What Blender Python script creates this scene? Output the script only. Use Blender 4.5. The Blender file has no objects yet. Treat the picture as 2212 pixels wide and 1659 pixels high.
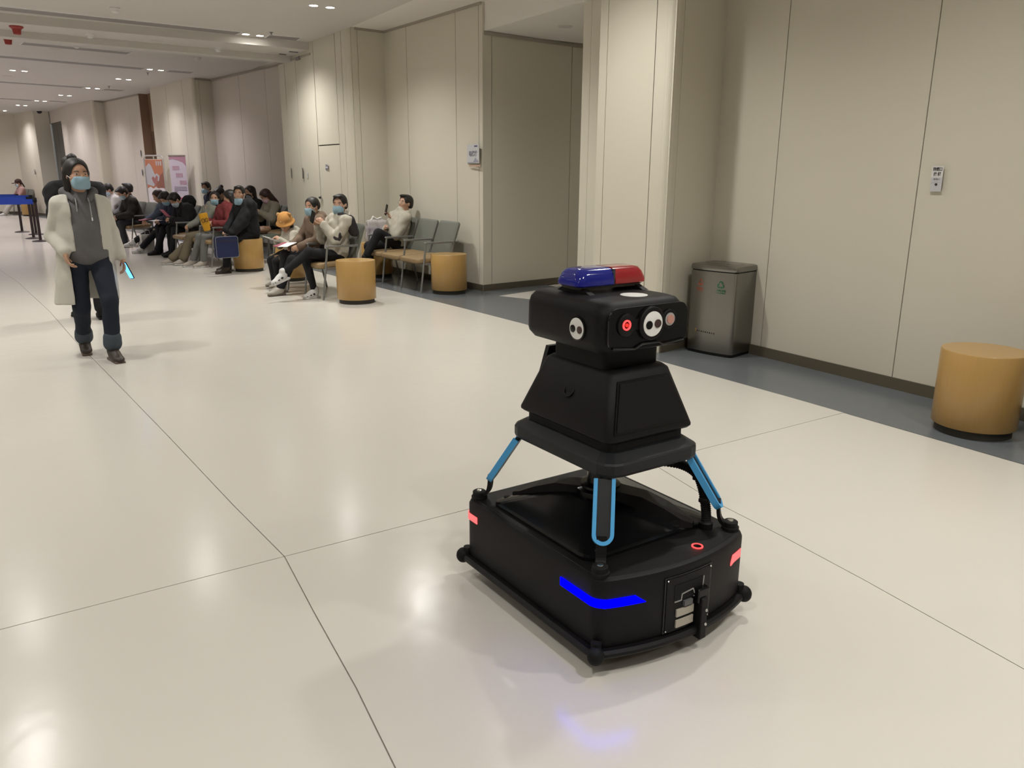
import bpy, bmesh, math, random
import numpy as np
from mathutils import Matrix, Vector, Euler
random.seed(7)
SC = bpy.context.scene
COL = SC.collection
R = math.radians

# ---------------------------------------------------------------- camera, world, exposure
cam = bpy.data.cameras.new('camera')
cam_ob = bpy.data.objects.new('camera', cam)
COL.objects.link(cam_ob)
cam.sensor_width = 36.0
cam.lens = 1700.0 / 2212.0 * 36.0
cam.clip_start = 0.05
cam.clip_end = 200
_y, _p, _r = R(31.5), R(14.91), R(0.324)
_fh = Vector((math.sin(_y), math.cos(_y), 0)); _rt = Vector((math.cos(_y), -math.sin(_y), 0)); _zu = Vector((0, 0, 1))
_fw = _fh * math.cos(_p) - _zu * math.sin(_p)
_up = _fh * math.sin(_p) + _zu * math.cos(_p)
_X = _rt * math.cos(_r) + _up * math.sin(_r)
_Y = -_rt * math.sin(_r) + _up * math.cos(_r)
cam_ob.matrix_world = Matrix(((_X.x, _Y.x, -_fw.x, 0), (_X.y, _Y.y, -_fw.y, 0), (_X.z, _Y.z, -_fw.z, 1.5), (0, 0, 0, 1)))
SC.camera = cam_ob
world = bpy.data.worlds.new('world'); SC.world = world
world.use_nodes = True
world.node_tree.nodes['Background'].inputs[0].default_value = (1.0, 0.95, 0.88, 1)
world.node_tree.nodes['Background'].inputs[1].default_value = 0.15
SC.view_settings.view_transform = 'Standard'
SC.view_settings.look = 'None'
SC.view_settings.exposure = 0.13
SC.view_settings.gamma = 1.0
SC.view_settings.use_curve_mapping = False
try:
    SC.cycles.max_bounces = 8
    SC.cycles.diffuse_bounces = 5
    SC.cycles.glossy_bounces = 4
    SC.cycles.use_light_tree = True
except Exception:
    pass
CEIL = 3.49
LIGHT_W = 16.2          # watts per downlight
NEAR_COL = (1.0, 0.985, 0.93)
FAR_COL = (1.0, 0.945, 0.985)

# ---------------------------------------------------------------- materials
_mats = {}
def mat(name, col, rough=0.6, metal=0.0, spec=0.5, emit=None, estr=0.0, bump=0.0, bscale=200.0, var=0.0, vscale=3.0,
        coat=0.0, trans=0.0, alpha=1.0, stretch=None, ior=1.45, vdetail=3.0):
    if name in _mats: return _mats[name]
    m = bpy.data.materials.new(name); m.use_nodes = True
    nt = m.node_tree; b = nt.nodes['Principled BSDF']
    b.inputs['Base Color'].default_value = (*col, 1)
    b.inputs['Roughness'].default_value = rough
    b.inputs['Metallic'].default_value = metal
    b.inputs['Specular IOR Level'].default_value = spec
    b.inputs['IOR'].default_value = ior
    b.inputs['Coat Weight'].default_value = coat
    b.inputs['Coat Roughness'].default_value = 0.08
    b.inputs['Transmission Weight'].default_value = trans
    b.inputs['Alpha'].default_value = alpha
    if emit:
        b.inputs['Emission Color'].default_value = (*emit, 1)
        b.inputs['Emission Strength'].default_value = estr
    tc = nt.nodes.new('ShaderNodeTexCoord')
    src = tc.outputs['Object']
    if stretch:
        mp = nt.nodes.new('ShaderNodeMapping'); mp.inputs['Scale'].default_value = stretch
        nt.links.new(src, mp.inputs['Vector']); src = mp.outputs['Vector']
    if var > 0:
        n = nt.nodes.new('ShaderNodeTexNoise'); n.inputs['Scale'].default_value = vscale
        n.inputs['Detail'].default_value = vdetail
        nt.links.new(src, n.inputs['Vector'])
        mx = nt.nodes.new('ShaderNodeMix'); mx.data_type = 'RGBA'
        mx.inputs[6].default_value = (*[c * (1 - var) for c in col], 1)
        mx.inputs[7].default_value = (*[min(1, c * (1 + var)) for c in col], 1)
        nt.links.new(n.outputs['Fac'], mx.inputs[0]); nt.links.new(mx.outputs[2], b.inputs['Base Color'])
    if bump > 0:
        n = nt.nodes.new('ShaderNodeTexNoise'); n.inputs['Scale'].default_value = bscale
        n.inputs['Detail'].default_value = 2.0
        nt.links.new(src, n.inputs['Vector'])
        bp = nt.nodes.new('ShaderNodeBump'); bp.inputs['Strength'].default_value = bump
        bp.inputs['Distance'].default_value = 0.002
        nt.links.new(n.outputs['Fac'], bp.inputs['Height']); nt.links.new(bp.outputs['Normal'], b.inputs['Normal'])
    _mats[name] = m
    return m

def floor_mat(name, col, rough, var):
    m = mat(name, col, rough=rough, var=var, vscale=0.9, spec=0.38)
    nt = m.node_tree; b = nt.nodes['Principled BSDF']
    tc = nt.nodes.new('ShaderNodeTexCoord')
    # fine speckle over broad clouds
    n = nt.nodes.new('ShaderNodeTexNoise'); n.inputs['Scale'].default_value = 1.3; n.inputs['Detail'].default_value = 2
    n2 = nt.nodes.new('ShaderNodeTexNoise'); n2.inputs['Scale'].default_value = 260; n2.inputs['Detail'].default_value = 1
    nt.links.new(tc.outputs['Object'], n.inputs['Vector']); nt.links.new(tc.outputs['Object'], n2.inputs['Vector'])
    n3 = nt.nodes.new('ShaderNodeTexNoise'); n3.inputs['Scale'].default_value = 9; n3.inputs['Detail'].default_value = 2
    nt.links.new(tc.outputs['Object'], n3.inputs['Vector'])
    add = nt.nodes.new('ShaderNodeMath'); add.operation = 'MULTIPLY_ADD'; add.inputs[1].default_value = 0.012
    nt.links.new(n2.outputs['Fac'], add.inputs[0]); 
    ad2 = nt.nodes.new('ShaderNodeMath'); ad2.operation = 'MULTIPLY_ADD'; ad2.inputs[1].default_value = 0.35
    nt.links.new(n3.outputs['Fac'], ad2.inputs[0]); nt.links.new(n.outputs['Fac'], ad2.inputs[2])
    nt.links.new(ad2.outputs[0], add.inputs[2])
    bp = nt.nodes.new('ShaderNodeBump'); bp.inputs['Strength'].default_value = 0.35; bp.inputs['Distance'].default_value = 0.006
    nt.links.new(add.outputs[0], bp.inputs['Height']); nt.links.new(bp.outputs['Normal'], b.inputs['Normal'])
    return m

M_FLOOR = floor_mat('floor_vinyl', (0.59, 0.56, 0.51), 0.185, 0.02)
M_STRIP = floor_mat('floor_slate_vinyl', (0.125, 0.137, 0.148), 0.22, 0.06)
M_JOINT = mat('joint_grey', (0.50, 0.46, 0.40), 0.8)
M_WALL = mat('wall_panel', (0.61, 0.575, 0.485), rough=0.38, spec=0.4, var=0.015, vscale=1.5)
M_GAP = mat('panel_gap', (0.06, 0.045, 0.035), rough=0.9)
M_BASE = mat('baseboard_brown', (0.10, 0.085, 0.06), rough=0.35)
M_CEIL = mat('ceiling_paint', (0.56, 0.535, 0.505), rough=0.85, var=0.01, vscale=2)
M_FASCIA = mat('fascia_white', (0.72, 0.69, 0.65), rough=0.8)
M_SLOT = mat('slot_grille', (0.26, 0.24, 0.235), rough=0.6)
M_LAMP = mat('lamp_glow', (1, 1, 1), emit=(1.0, 0.95, 0.86), estr=28.0)
M_TRIMW = mat('lamp_trim', (0.8, 0.8, 0.8), rough=0.4)
M_WOODB = mat('wood_brown', (0.23, 0.145, 0.095), rough=0.5, var=0.12, vscale=6, stretch=(8, 8, 0.6))
M_WOODD = mat('wood_dark', (0.10, 0.06, 0.035), rough=0.5, var=0.12, vscale=6, stretch=(8, 8, 0.6))
M_DRUM = mat('drum_wood', (0.42, 0.255, 0.085), rough=0.30, spec=0.5, var=0.07, vscale=14, stretch=(6, 6, 0.7), coat=0.15)
M_DRUMB = mat('drum_base', (0.035, 0.03, 0.022), rough=0.6)
M_STEEL = mat('brushed_steel', (0.27, 0.26, 0.245), rough=0.3, metal=1.0, var=0.06, vscale=3, stretch=(60, 60, 0.5))
M_CHROME = mat('chrome', (0.75, 0.75, 0.75), rough=0.15, metal=1.0)
M_CHAIRF = mat('chair_metal', (0.24, 0.245, 0.24), rough=0.4, metal=0.5)
M_SEAT = mat('seat_vinyl', (0.25, 0.17, 0.085), rough=0.45, var=0.05, vscale=8)
M_BACK = mat('back_vinyl', (0.135, 0.14, 0.12), rough=0.42, var=0.05, vscale=8)
M_BLK = mat('robot_black', (0.0055, 0.0050, 0.0055), spec=0.24, rough=0.48, bump=0.25, bscale=900)
M_BLKG = mat('robot_gloss_black', (0.004, 0.004, 0.0045), rough=0.2, spec=0.35)
M_BLKM = mat('robot_plate_grey', (0.011, 0.012, 0.014), spec=0.3, rough=0.42, bump=0.25, bscale=900)
M_RUB = mat('black_rubber', (0.006, 0.006, 0.006), spec=0.25, rough=0.65)
M_BLUEP = mat('blue_plastic', (0.06, 0.33, 0.66), rough=0.45)
M_LEDB = mat('led_blue', (0, 0, 0.3), spec=0.0, emit=(0.0, 0.0, 1.0), estr=14.0)
M_LEDR = mat('led_red', (0.5, 0.05, 0.05), emit=(1.0, 0.13, 0.13), estr=1.25)
M_RING = mat('ring_red', (0.6, 0.03, 0.03), emit=(1.0, 0.03, 0.03), estr=3.5)
M_WHITE = mat('white_sticker', (0.78, 0.78, 0.76), rough=0.5)
M_PAPER = mat('paper_white', (0.66, 0.65, 0.64), rough=0.7)
M_PAPERG = mat('paper_grey', (0.52, 0.52, 0.54), rough=0.7)
M_INK = mat('ink_black', (0.03, 0.025, 0.025), rough=0.7)
M_INKB = mat('ink_navy', (0.08, 0.08, 0.14), rough=0.7)

# ---------------------------------------------------------------- object helpers
def link(o, parent=None):
    COL.objects.link(o)
    if parent is not None: o.parent = parent
    return o
def tag(o, label=None, cat=None, group=None, kind=None):
    if label: o['label'] = label
    if cat: o['category'] = cat
    if group: o['group'] = group
    if kind: o['kind'] = kind
    return o
def thing(name, label, cat, loc=(0, 0, 0), rz=0.0, group=None):
    o = bpy.data.objects.new(name, None); o.empty_display_size = 0.1
    link(o); o.location = loc; o.rotation_euler = (0, 0, rz)
    return tag(o, label, cat, group)
def copy_tree(o, parent=None):
    c = o.copy(); COL.objects.link(c)
    if parent is not None: c.parent = parent
    for ch in list(o.children): copy_tree(ch, c)
    return c

class MB:
    def __init__(s): s.v = []; s.f = []; s.sm = []
    def add(s, vs, fs, smooth=False, M=None):
        n = len(s.v)
        if M is not None: vs = [tuple(M @ Vector(v)) for v in vs]
        s.v += [tuple(v) for v in vs]; s.f += [tuple(i + n for i in f) for f in fs]; s.sm += [smooth] * len(fs)
        return s
    def box(s, c, size, rz=0.0, M=None, bev=0.0):
        x, y, z = [k / 2 for k in size]
        T = Matrix.Translation(c) @ Matrix.Rotation(rz, 4, 'Z')
        if M is not None: T = M @ T
        if bev <= 0:
            vs = [(-x, -y, -z), (x, -y, -z), (x, y, -z), (-x, y, -z), (-x, -y, z), (x, -y, z), (x, y, z), (-x, y, z)]
            fs = [(0, 3, 2, 1), (4, 5, 6, 7), (0, 1, 5, 4), (1, 2, 6, 5), (2, 3, 7, 6), (3, 0, 4, 7)]
            return s.add(vs, fs, False, T)
        b = min(bev, x * .95, y * .95, z * .95)
        return s.loft([rrect(2 * (x - b), 2 * (y - b), b * .5, -z), rrect(2 * x, 2 * y, b, -z + b), rrect(2 * x, 2 * y, b, z - b), rrect(2 * (x - b), 2 * (y - b), b * .5, z)], M=T, smooth=False)
    def loft(s, rings, M=None, smooth=True, cap=True, closed=True):
        n = len(rings[0]); vs = [p for r in rings for p in r]; fs = []
        for i in range(len(rings) - 1):
            for j in range(n if closed else n - 1):
                k = (j + 1) % n
                fs.append((i * n + j, i * n + k, (i + 1) * n + k, (i + 1) * n + j))
        if cap:
            fs.append(tuple(reversed(range(n)))); fs.append(tuple((len(rings) - 1) * n + j for j in range(n)))
        return s.add(vs, fs, smooth, M)
    def prism(s, poly, z0, z1, M=None):
        n = len(poly)
        vs = [(x, y, z0) for x, y in poly] + [(x, y, z1) for x, y in poly]
        fs = [tuple(reversed(range(n))), tuple(range(n, 2 * n))] + [(i, (i + 1) % n, n + (i + 1) % n, n + i) for i in range(n)]
        return s.add(vs, fs, False, M)
    def lathe(s, prof, n=32, M=None, smooth=True, cap=True):
        rings = [[(r * math.cos(2 * math.pi * k / n), r * math.sin(2 * math.pi * k / n), z) for k in range(n)] for r, z in prof]
        return s.loft(rings, M, smooth, cap)
    def cyl(s, a, b, r, r2=None, n=16, smooth=True):
        a, b = Vector(a), Vector(b); d = b - a; L = d.length
        q = d.to_track_quat('Z', 'Y').to_matrix().to_4x4()
        return s.lathe([(r, 0), (r if r2 is None else r2, L)], n, Matrix.Translation(a) @ q, smooth)
    def tube(s, pts, r, n=10, rf=None):
        pts = [Vector(p) for p in pts]; rings = []
        up = None
        for i, p in enumerate(pts):
            d = (pts[min(i + 1, len(pts) - 1)] - pts[max(i - 1, 0)]).normalized()
            if up is None: up = Vector((0, 0, 1)) if abs(d.z) < .9 else Vector((1, 0, 0))
            u = d.cross(up).normalized(); w = u.cross(d).normalized(); up = w
            rr = r if rf is None else r * rf(i)
            rings.append([tuple(p + (u * math.cos(2 * math.pi * k / n) + w * math.sin(2 * math.pi * k / n)) * rr) for k in range(n)])
        return s.loft(rings)
    def ball(s, c, r, n=16, m=10, sc=(1, 1, 1), M=None):
        prof = [(max(1e-4, r * math.sin(math.pi * i / m)), -r * math.cos(math.pi * i / m)) for i in range(m + 1)]
        T = Matrix.Translation(c) @ Matrix.Diagonal((*sc, 1))
        if M is not None: T = M @ T
        return s.lathe(prof, n, T)
    def build(s, name, m, parent=None, autosmooth=True):
        me = bpy.data.meshes.new(name)
        me.from_pydata(s.v, [], s.f)
        bm = bmesh.new(); bm.from_mesh(me); bmesh.ops.recalc_face_normals(bm, faces=bm.faces); bm.to_mesh(me); bm.free()
        me.polygons.foreach_set('use_smooth', s.sm)
        if autosmooth and any(s.sm):
            try: me.set_sharp_from_angle(angle=R(38))
            except Exception: pass
        me.materials.append(m); me.update()
        o = bpy.data.objects.new(name, me)
        return link(o, parent)

def rrect(w, d, r, z, n=4, cx=0.0, cy=0.0):
    r = min(r, w / 2 - 1e-4, d / 2 - 1e-4); out = []
    for sx, sy, a0 in ((1, 1, 0), (-1, 1, 90), (-1, -1, 180), (1, -1, 270)):
        for k in range(n + 1):
            a = R(a0 + 90 * k / n)
            out.append((cx + sx * (w / 2 - r) + r * math.cos(a), cy + sy * (d / 2 - r) + r * math.sin(a), z))
    return out
def ringw(r, n, z): return [(r * math.cos(2 * math.pi * k / n), r * math.sin(2 * math.pi * k / n), z) for k in range(n)]
def bez(ps, n=16):
    out = []
    k = len(ps)
    for i in range(n + 1):
        t = i / n; q = [Vector(p) for p in ps]
        while len(q) > 1: q = [q[j].lerp(q[j + 1], t) for j in range(len(q) - 1)]
        out.append(q[0])
    return out
def smoothline(pts, n=6):   # Catmull-Rom
    P = [Vector(p) for p in pts]; P = [P[0] * 2 - P[1]] + P + [P[-1] * 2 - P[-2]]; out = []
    for i in range(1, len(P) - 2):
        for k in range(n):
            t = k / n; a, b, c, d = P[i - 1], P[i], P[i + 1], P[i + 2]
            out.append(0.5 * ((2 * b) + (c - a) * t + (2 * a - 5 * b + 4 * c - d) * t * t + (-a + 3 * b - 3 * c + d) * t ** 3))
    out.append(P[-2]); return out
def text(name, body, size, M, m, parent=None, bold=0.0, sx=1.0):
    cu = bpy.data.curves.new(name, 'FONT'); cu.body = body; cu.size = size; cu.align_x = 'CENTER'; cu.align_y = 'CENTER'
    cu.extrude = 0.0006; cu.offset = bold; cu.resolution_u = 2
    t = bpy.data.objects.new('tmp', cu); COL.objects.link(t)
    dg = bpy.context.evaluated_depsgraph_get()
    me = bpy.data.meshes.new_from_object(t.evaluated_get(dg)); bpy.data.objects.remove(t)
    me.transform(M @ Matrix.Diagonal((sx, 1, 1, 1))); me.materials.clear(); me.materials.append(m)
    o = bpy.data.objects.new(name, me); return link(o, parent)

# ---------------------------------------------------------------- setting
def shift(y):               # how far the hall has curved to the left at depth y
    t = max(0.0, y - 3.0)
    return 0.035 * t + 0.0048 * t * t if t < 40 else 0
# floor: base slab, slate strip along the wall, beige vinyl sheets 2 m wide with open joints
flo = MB().box((0, 16, -0.06), (22, 50, 0.1)).build('floor', M_JOINT); tag(flo, kind='structure')
STRIP = [(4.46, -4), (4.455, 2), (4.44, 3.7), (4.385, 5.3), (4.32, 6.8), (4.22, 8.2), (4.05, 10.06), (3.93, 12), (3.80, 13.5), (3.55, 15.5), (3.3, 17.3), (2.95, 19.6), (2.6, 22), (2.1, 24.6), (1.5, 27.5), (0.9, 30.3), (0.1, 33.3), (-0.8, 36)]
def lin(tab, y):
    for (a, ya), (b, yb) in zip(tab, tab[1:]):
        if y <= yb: return a + (b - a) * (y - ya) / (yb - ya)
    return tab[-1][0]
V1 = [(0.30, -4), (0.52, 0.5), (0.648, 1.63), (0.679, 2.0), (0.703, 2.48), (0.732, 2.98), (0.673, 3.57), (0.571, 4.82), (0.394, 6.85), (0.287, 8.01), (0.138, 10.04), (-0.15, 13), (-0.8, 18), (-1.7, 23), (-2.9, 28), (-4.8, 35), (-5.1, 36)]
YS = [-4, -2, 0.5, 1.63, 2.0, 2.48, 2.98, 3.57, 4.82, 6.85, 8.01, 10.04, 13, 15.5, 18, 20.5, 23, 25.5, 28, 31.5, 36]
def hline(x): return 2.95 + 0.035 * (x - 0.7)
g = 0.0022
def sheet(i, y0, y1, near):
    lo = lambda y: lin(V1, y) + 2 * i + g + (0.0 if i != 1 else (-0.06 if y < 2.9 else 0.0))
    hi = lambda y: lin(V1, y) + 2 * (i + 1) - g + (0.0 if i != 0 else (-0.06 if y < 2.9 else 0.0))
    ys = [y for y in YS if y0 <= y <= y1]
    L, Rr = [], []
    for y in ys:
        s = lin(STRIP, y) - 0.002
        a, b = lo(y), min(hi(y) + (9 if (i == 0 and not near) else 0), s)
        yy = y
        if y == 2.98: yy = None
        if a > s - 0.005: a = s - 0.005
        if yy is None:
            o = -0.0025 if near else 0.0025
            L.append((a, hline(a) + o)); Rr.append((b, hline(b) + o))
        else: L.append((a, y)); Rr.append((b, y))
    if all(abs(p[0] - q[0]) < 0.02 for p, q in zip(L, Rr)): return
    MB().prism(L + Rr[::-1], -0.008, 0.0).build('floor_sheet', M_FLOOR, flo)
for i in range(-4, 3):
    sheet(i, -4, 2.98, True)
    if i < 1: sheet(i, 2.98, 36, False)
MB().prism([(a, y) for a, y in STRIP] + [(6.2 if y < 15 else 5.6, y) for a, y in STRIP[::-1]], -0.008, -0.0002).build('floor_border_strip', M_STRIP, flo)
MB().prism([(5.08, 8.62), (5.32, 8.1), (5.45, 7.3), (9.5, 7.3), (9.5, 9.3), (6.5, 9.0)], -0.004, 0.0006).build('floor_sheet', M_FLOOR, flo)

# ceiling
ce = MB()
ce.box((-2.9, 16, CEIL + 0.05), (14.4, 50, 0.1))
ce.build('ceiling', M_CEIL); tag(bpy.data.objects['ceiling'], kind='structure')
CEO = bpy.data.objects['ceiling']
MB().box((5.6, 16, CEIL + 0.085), (2.8, 50, 0.1)).build('niche_ceiling', M_FASCIA, CEO)
MB().box((7.2, 8.1, 3.245), (4.1, 2.2, 0.09)).build('passage_ceiling', M_FASCIA, CEO)
MB().box((5.17, 8.09, 3.37), (0.06, 1.99, 0.33)).build('header_fascia', M_FASCIA, CEO)
# beam across the hall
MB().prism([(4.30, 13.05), (4.60, 13.95), (-7.5, 13.1), (-7.5, 12.75)], 3.38, CEIL + 0.02).build('beam', M_CEIL, CEO)
MB().prism([(4.60, 13.90), (4.60, 14.15), (-7.5, 13.3), (-7.5, 13.05)], 3.29, 3.40).build('beam', M_CEIL, CEO)

def panels(name, p0, p1, z0, z1, seams=(), gap=0.005, thick=0.014, backm=None, rows=(), pm=None, order='wall'):
    """a wall from p0 to p1 (plan), faced with separate panels; seams: distances along; rows: (i, z) splits of panel i"""
    a, b = Vector((*p0, 0)), Vector((*p1, 0)); d = (b - a); L = d.length; d.normalize()
    ang = math.atan2(d.y, d.x)
    T = Matrix.Translation(a) @ Matrix.Rotation(ang, 4, 'Z')    # local x along wall, local -y... the room is on +y side (left of travel)
    w = MB().box((L / 2, -0.07, (z0 + z1) / 2), (L - 0.06, 0.095, z1 - z0), M=T).build(name, backm or M_GAP); tag(w, kind='structure')
    cuts = [0.0] + list(seams) + [L]
    rws = dict(rows)
    for i in range(len(cuts) - 1):
        x0 = cuts[i] + (gap / 2 if i else 0); x1 = cuts[i + 1] - (gap / 2 if i < len(cuts) - 2 else 0)
        zs = [z0] + ([rws[i]] if i in rws else []) + [z1]
        for j in range(len(zs) - 1):
            za = zs[j] + (gap / 2 if j else 0); zb = zs[j + 1] - (gap / 2 if j < len(zs) - 2 else 0)
            MB().box(((x0 + x1) / 2, -0.013 - 0.0, (za + zb) / 2), (x1 - x0, thick + 0.012, zb - za), M=T).build('wall_panel', pm or M_WALL, w)
    return w, T, L
def base(p0, p1, name='baseboard_right', h=0.085):
    a, b = Vector((*p0, 0)), Vector((*p1, 0)); d = b - a; L = d.length
    T = Matrix.Translation(a) @ Matrix.Rotation(math.atan2(d.y, d.x), 4, 'Z')
    o = MB().box((L / 2, 0.004, h / 2), (L, 0.012, h), M=T).build(name, M_BASE); tag(o, kind='structure')
def corner(p, a0, a1, r, z0, z1, name='wall_panel', parent=None):
    """rounded outer corner; p = arc centre"""
    poly = [(p[0] + r * math.cos(R(a0 + (a1 - a0) * k / 8)), p[1] + r * math.sin(R(a0 + (a1 - a0) * k / 8))) for k in range(9)]
    poly += [(p[0] + (r - .02) * math.cos(R(a0 + (a1 - a0) * k / 8)), p[1] + (r - .02) * math.sin(R(a0 + (a1 - a0) * k / 8))) for k in range(8, -1, -1)]
    m = MB(); n = 9
    m.prism(poly, z0, z1)
    return m.build(name, M_WALL, parent)
Zt = CEIL + 0.04
ZB = 0.0
# walls are travelled so that the room lies to the left: i.e. from near to far on the right-hand side => travel +Y has room on -X (left). 
near, T, L = panels('wall_right', (5.30, -4.5), (5.29, 5.20), ZB, Zt, seams=(3.35, 5.55, 7.81, 9.04), gap=0.008)
# column 1
w, _, _ = panels('wall_right', (5.29, 5.20), (4.60, 5.06), ZB, Zt, seams=(0.60,), gap=0.004)
corner((4.635, 5.125), 172, 282, 0.065, ZB, Zt, parent=w)
panels('wall_right', (4.570, 5.13), (4.515, 5.93), ZB, Zt, seams=(0.12, 0.70), gap=0.008)
panels('wall_right', (4.515, 5.93), (5.22, 5.98), ZB, Zt)
panels('wall_right', (5.22, 5.98), (5.19, 7.10), ZB, Zt, seams=(0.99,), gap=0.004)
panels('wall_right', (5.19, 7.10), (9.2, 7.34), ZB, 3.25, seams=(1.2, 2.4))
panels('wall_right', (9.2, 7.2), (9.2, 9.9), ZB, 3.25, seams=(1.2,))
panels('wall_right', (9.3, 9.62), (5.11, 9.08), ZB, 3.22, seams=(1.30, 2.72, 4.08), gap=0.010)
panels('wall_right', (5.11, 9.08), (4.90, 11.66), ZB, Zt, seams=(0.085, 0.62, 1.92), gap=0.010)
# column 2 with the sliding door pair
w, _, _ = panels('wall_right', (4.90, 11.66), (4.363, 11.592), ZB, Zt, seams=(0.44,), gap=0.006)
corner((4.36, 11.66), 175, 268, 0.07, ZB, Zt, parent=w)
c2, T2, L2 = panels('wall_right', (4.289, 11.66), (4.13, 14.52), ZB, Zt, seams=(0.13, 0.36, 1.23, 2.04, 2.58), gap=0.017, rows=((2, 1.93),))
panels('wall_right', (4.13, 14.52), (4.68, 14.60), ZB, Zt)
M_WALLF = mat('wall_panel_far_tinted', (0.58, 0.53, 0.47), rough=0.45, spec=0.4, var=0.015, vscale=1.5)  # pinker copy of the panels; tint of the far lamps put into the colour
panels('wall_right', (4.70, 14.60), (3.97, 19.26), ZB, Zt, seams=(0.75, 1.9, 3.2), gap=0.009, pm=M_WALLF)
w, _, _ = panels('wall_right', (3.97, 19.26), (3.60, 19.15), ZB, Zt, seams=(0.30,), gap=0.006, pm=M_WALL)
corner((3.58, 19.215), 180, 284, 0.065, ZB, Zt, parent=w)
panels('wall_right', (3.515, 19.22), (3.09, 22.09), ZB, Zt, seams=(0.55, 1.7), gap=0.014)
# wood lined door recess
panels('wall_right', (3.09, 22.09), (3.42, 22.15), ZB, Zt)
panels('wall_right', (3.40, 22.15), (3.25, 23.86), 2.55, Zt, pm=M_WOODB)
panels('wall_right', (3.40, 22.15), (3.25, 23.86), ZB, 2.55, seams=(0.85,), pm=M_WOODD)
panels('wall_right', (3.25, 23.80), (3.04, 23.76), ZB, Zt, pm=M_WOODB)
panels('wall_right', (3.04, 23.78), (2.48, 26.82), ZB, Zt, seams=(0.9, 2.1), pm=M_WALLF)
w, _, _ = panels('wall_right', (2.48, 26.82), (2.22, 26.70), ZB, Zt, pm=M_WALL)
corner((2.20, 26.78), 190, 290, 0.08, ZB, Zt, parent=w)
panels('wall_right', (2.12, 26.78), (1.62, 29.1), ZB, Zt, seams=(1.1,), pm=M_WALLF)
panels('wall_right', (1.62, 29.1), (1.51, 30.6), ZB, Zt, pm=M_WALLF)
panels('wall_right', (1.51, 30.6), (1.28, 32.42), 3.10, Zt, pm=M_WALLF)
M_DGLASS = mat('door_dark_glass', (0.03, 0.03, 0.035), rough=0.15)
d1, Td, Ld = panels('door_1', (1.53, 30.6), (1.30, 32.42), ZB, 3.10, seams=(0.9,), gap=0.02, pm=M_DGLASS)
panels('wall_right', (1.26, 32.45), (0.80, 32.38), ZB, Zt)
panels('wall_right', (0.80, 32.38), (0.217, 34.7), ZB, Zt, seams=(0.5, 1.5))
panels('wall_far', (0.217, 34.7), (-7.4, 37.3), ZB, Zt, seams=(1.2, 2.4, 3.6, 4.8, 6.0))
panels('wall_left', (-7.2, 37.3), (-7.2, -4.3), ZB, Zt, seams=tuple(1.2 * k for k in range(1, 34)))
panels('wall_back', (-7.3, -4.3), (5.4, -4.3), ZB, Zt, seams=tuple(1.2 * k for k in range(1, 10)))
for a, b in (((5.29, -4.3), (5.28, 5.18)), ((5.28, 5.195), (4.61, 5.055)), ((4.565, 5.13), (4.51, 5.92)), ((5.205, 5.98), (5.185, 7.1)), ((9.1, 9.595), (5.11, 9.075)),
             ((5.105, 9.08), (4.895, 11.66)), ((4.9, 11.655), (4.41, 11.595)), ((4.284, 11.67), (4.125, 14.52)), ((4.69, 14.6), (3.965, 19.25)), ((3.97, 19.255), (3.6, 19.145)), ((3.51, 19.22), (3.085, 22.09)),
             ((3.035, 23.78), (2.475, 26.81)), ((2.115, 26.79), (1.615, 29.1)), ((0.795, 32.38), (0.212, 34.7)), ((0.217, 34.69), (-7.2, 37.2)), ((1.26, 32.44), (0.8, 32.37))):
    base(a, b)
# dark shadow-gap trim where walls meet the ceiling
def trim(p0, p1, z, hgt=0.035, dep=0.012, m=None):
    a, b = Vector((*p0, 0)), Vector((*p1, 0)); d = b - a
    T = Matrix.Translation(a) @ Matrix.Rotation(math.atan2(d.y, d.x), 4, 'Z')
    o = MB().box((d.length / 2, dep / 2, z), (d.length, dep, hgt), M=T).build('trim_1', m or M_TRIMG); tag(o, kind='structure')
M_TRIMG = mat('cove_trim', (0.36, 0.325, 0.28), rough=0.6)
trim((5.10, 9.09), (4.90, 11.64), 3.51); trim((4.9, 11.65), (4.42, 11.59), 3.51); trim((9.1, 9.59), (5.13, 9.075), 3.175, 0.04)
trim((4.215, 13.0), (4.125, 14.5), 3.315, 0.03); trim((4.69, 14.6), (3.965, 19.25), 3.465); trim((3.97, 19.255), (3.6, 19.145), 3.465); trim((3.035, 23.78), (2.475, 26.81), 3.465); trim((2.48, 26.81), (2.22, 26.69), 3.465)
tk = MB().box((4.18, 13.52, 3.30), (0.05, 0.16, 0.05)).build('trim_2', M_SLOT); tag(tk, kind='structure')

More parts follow.
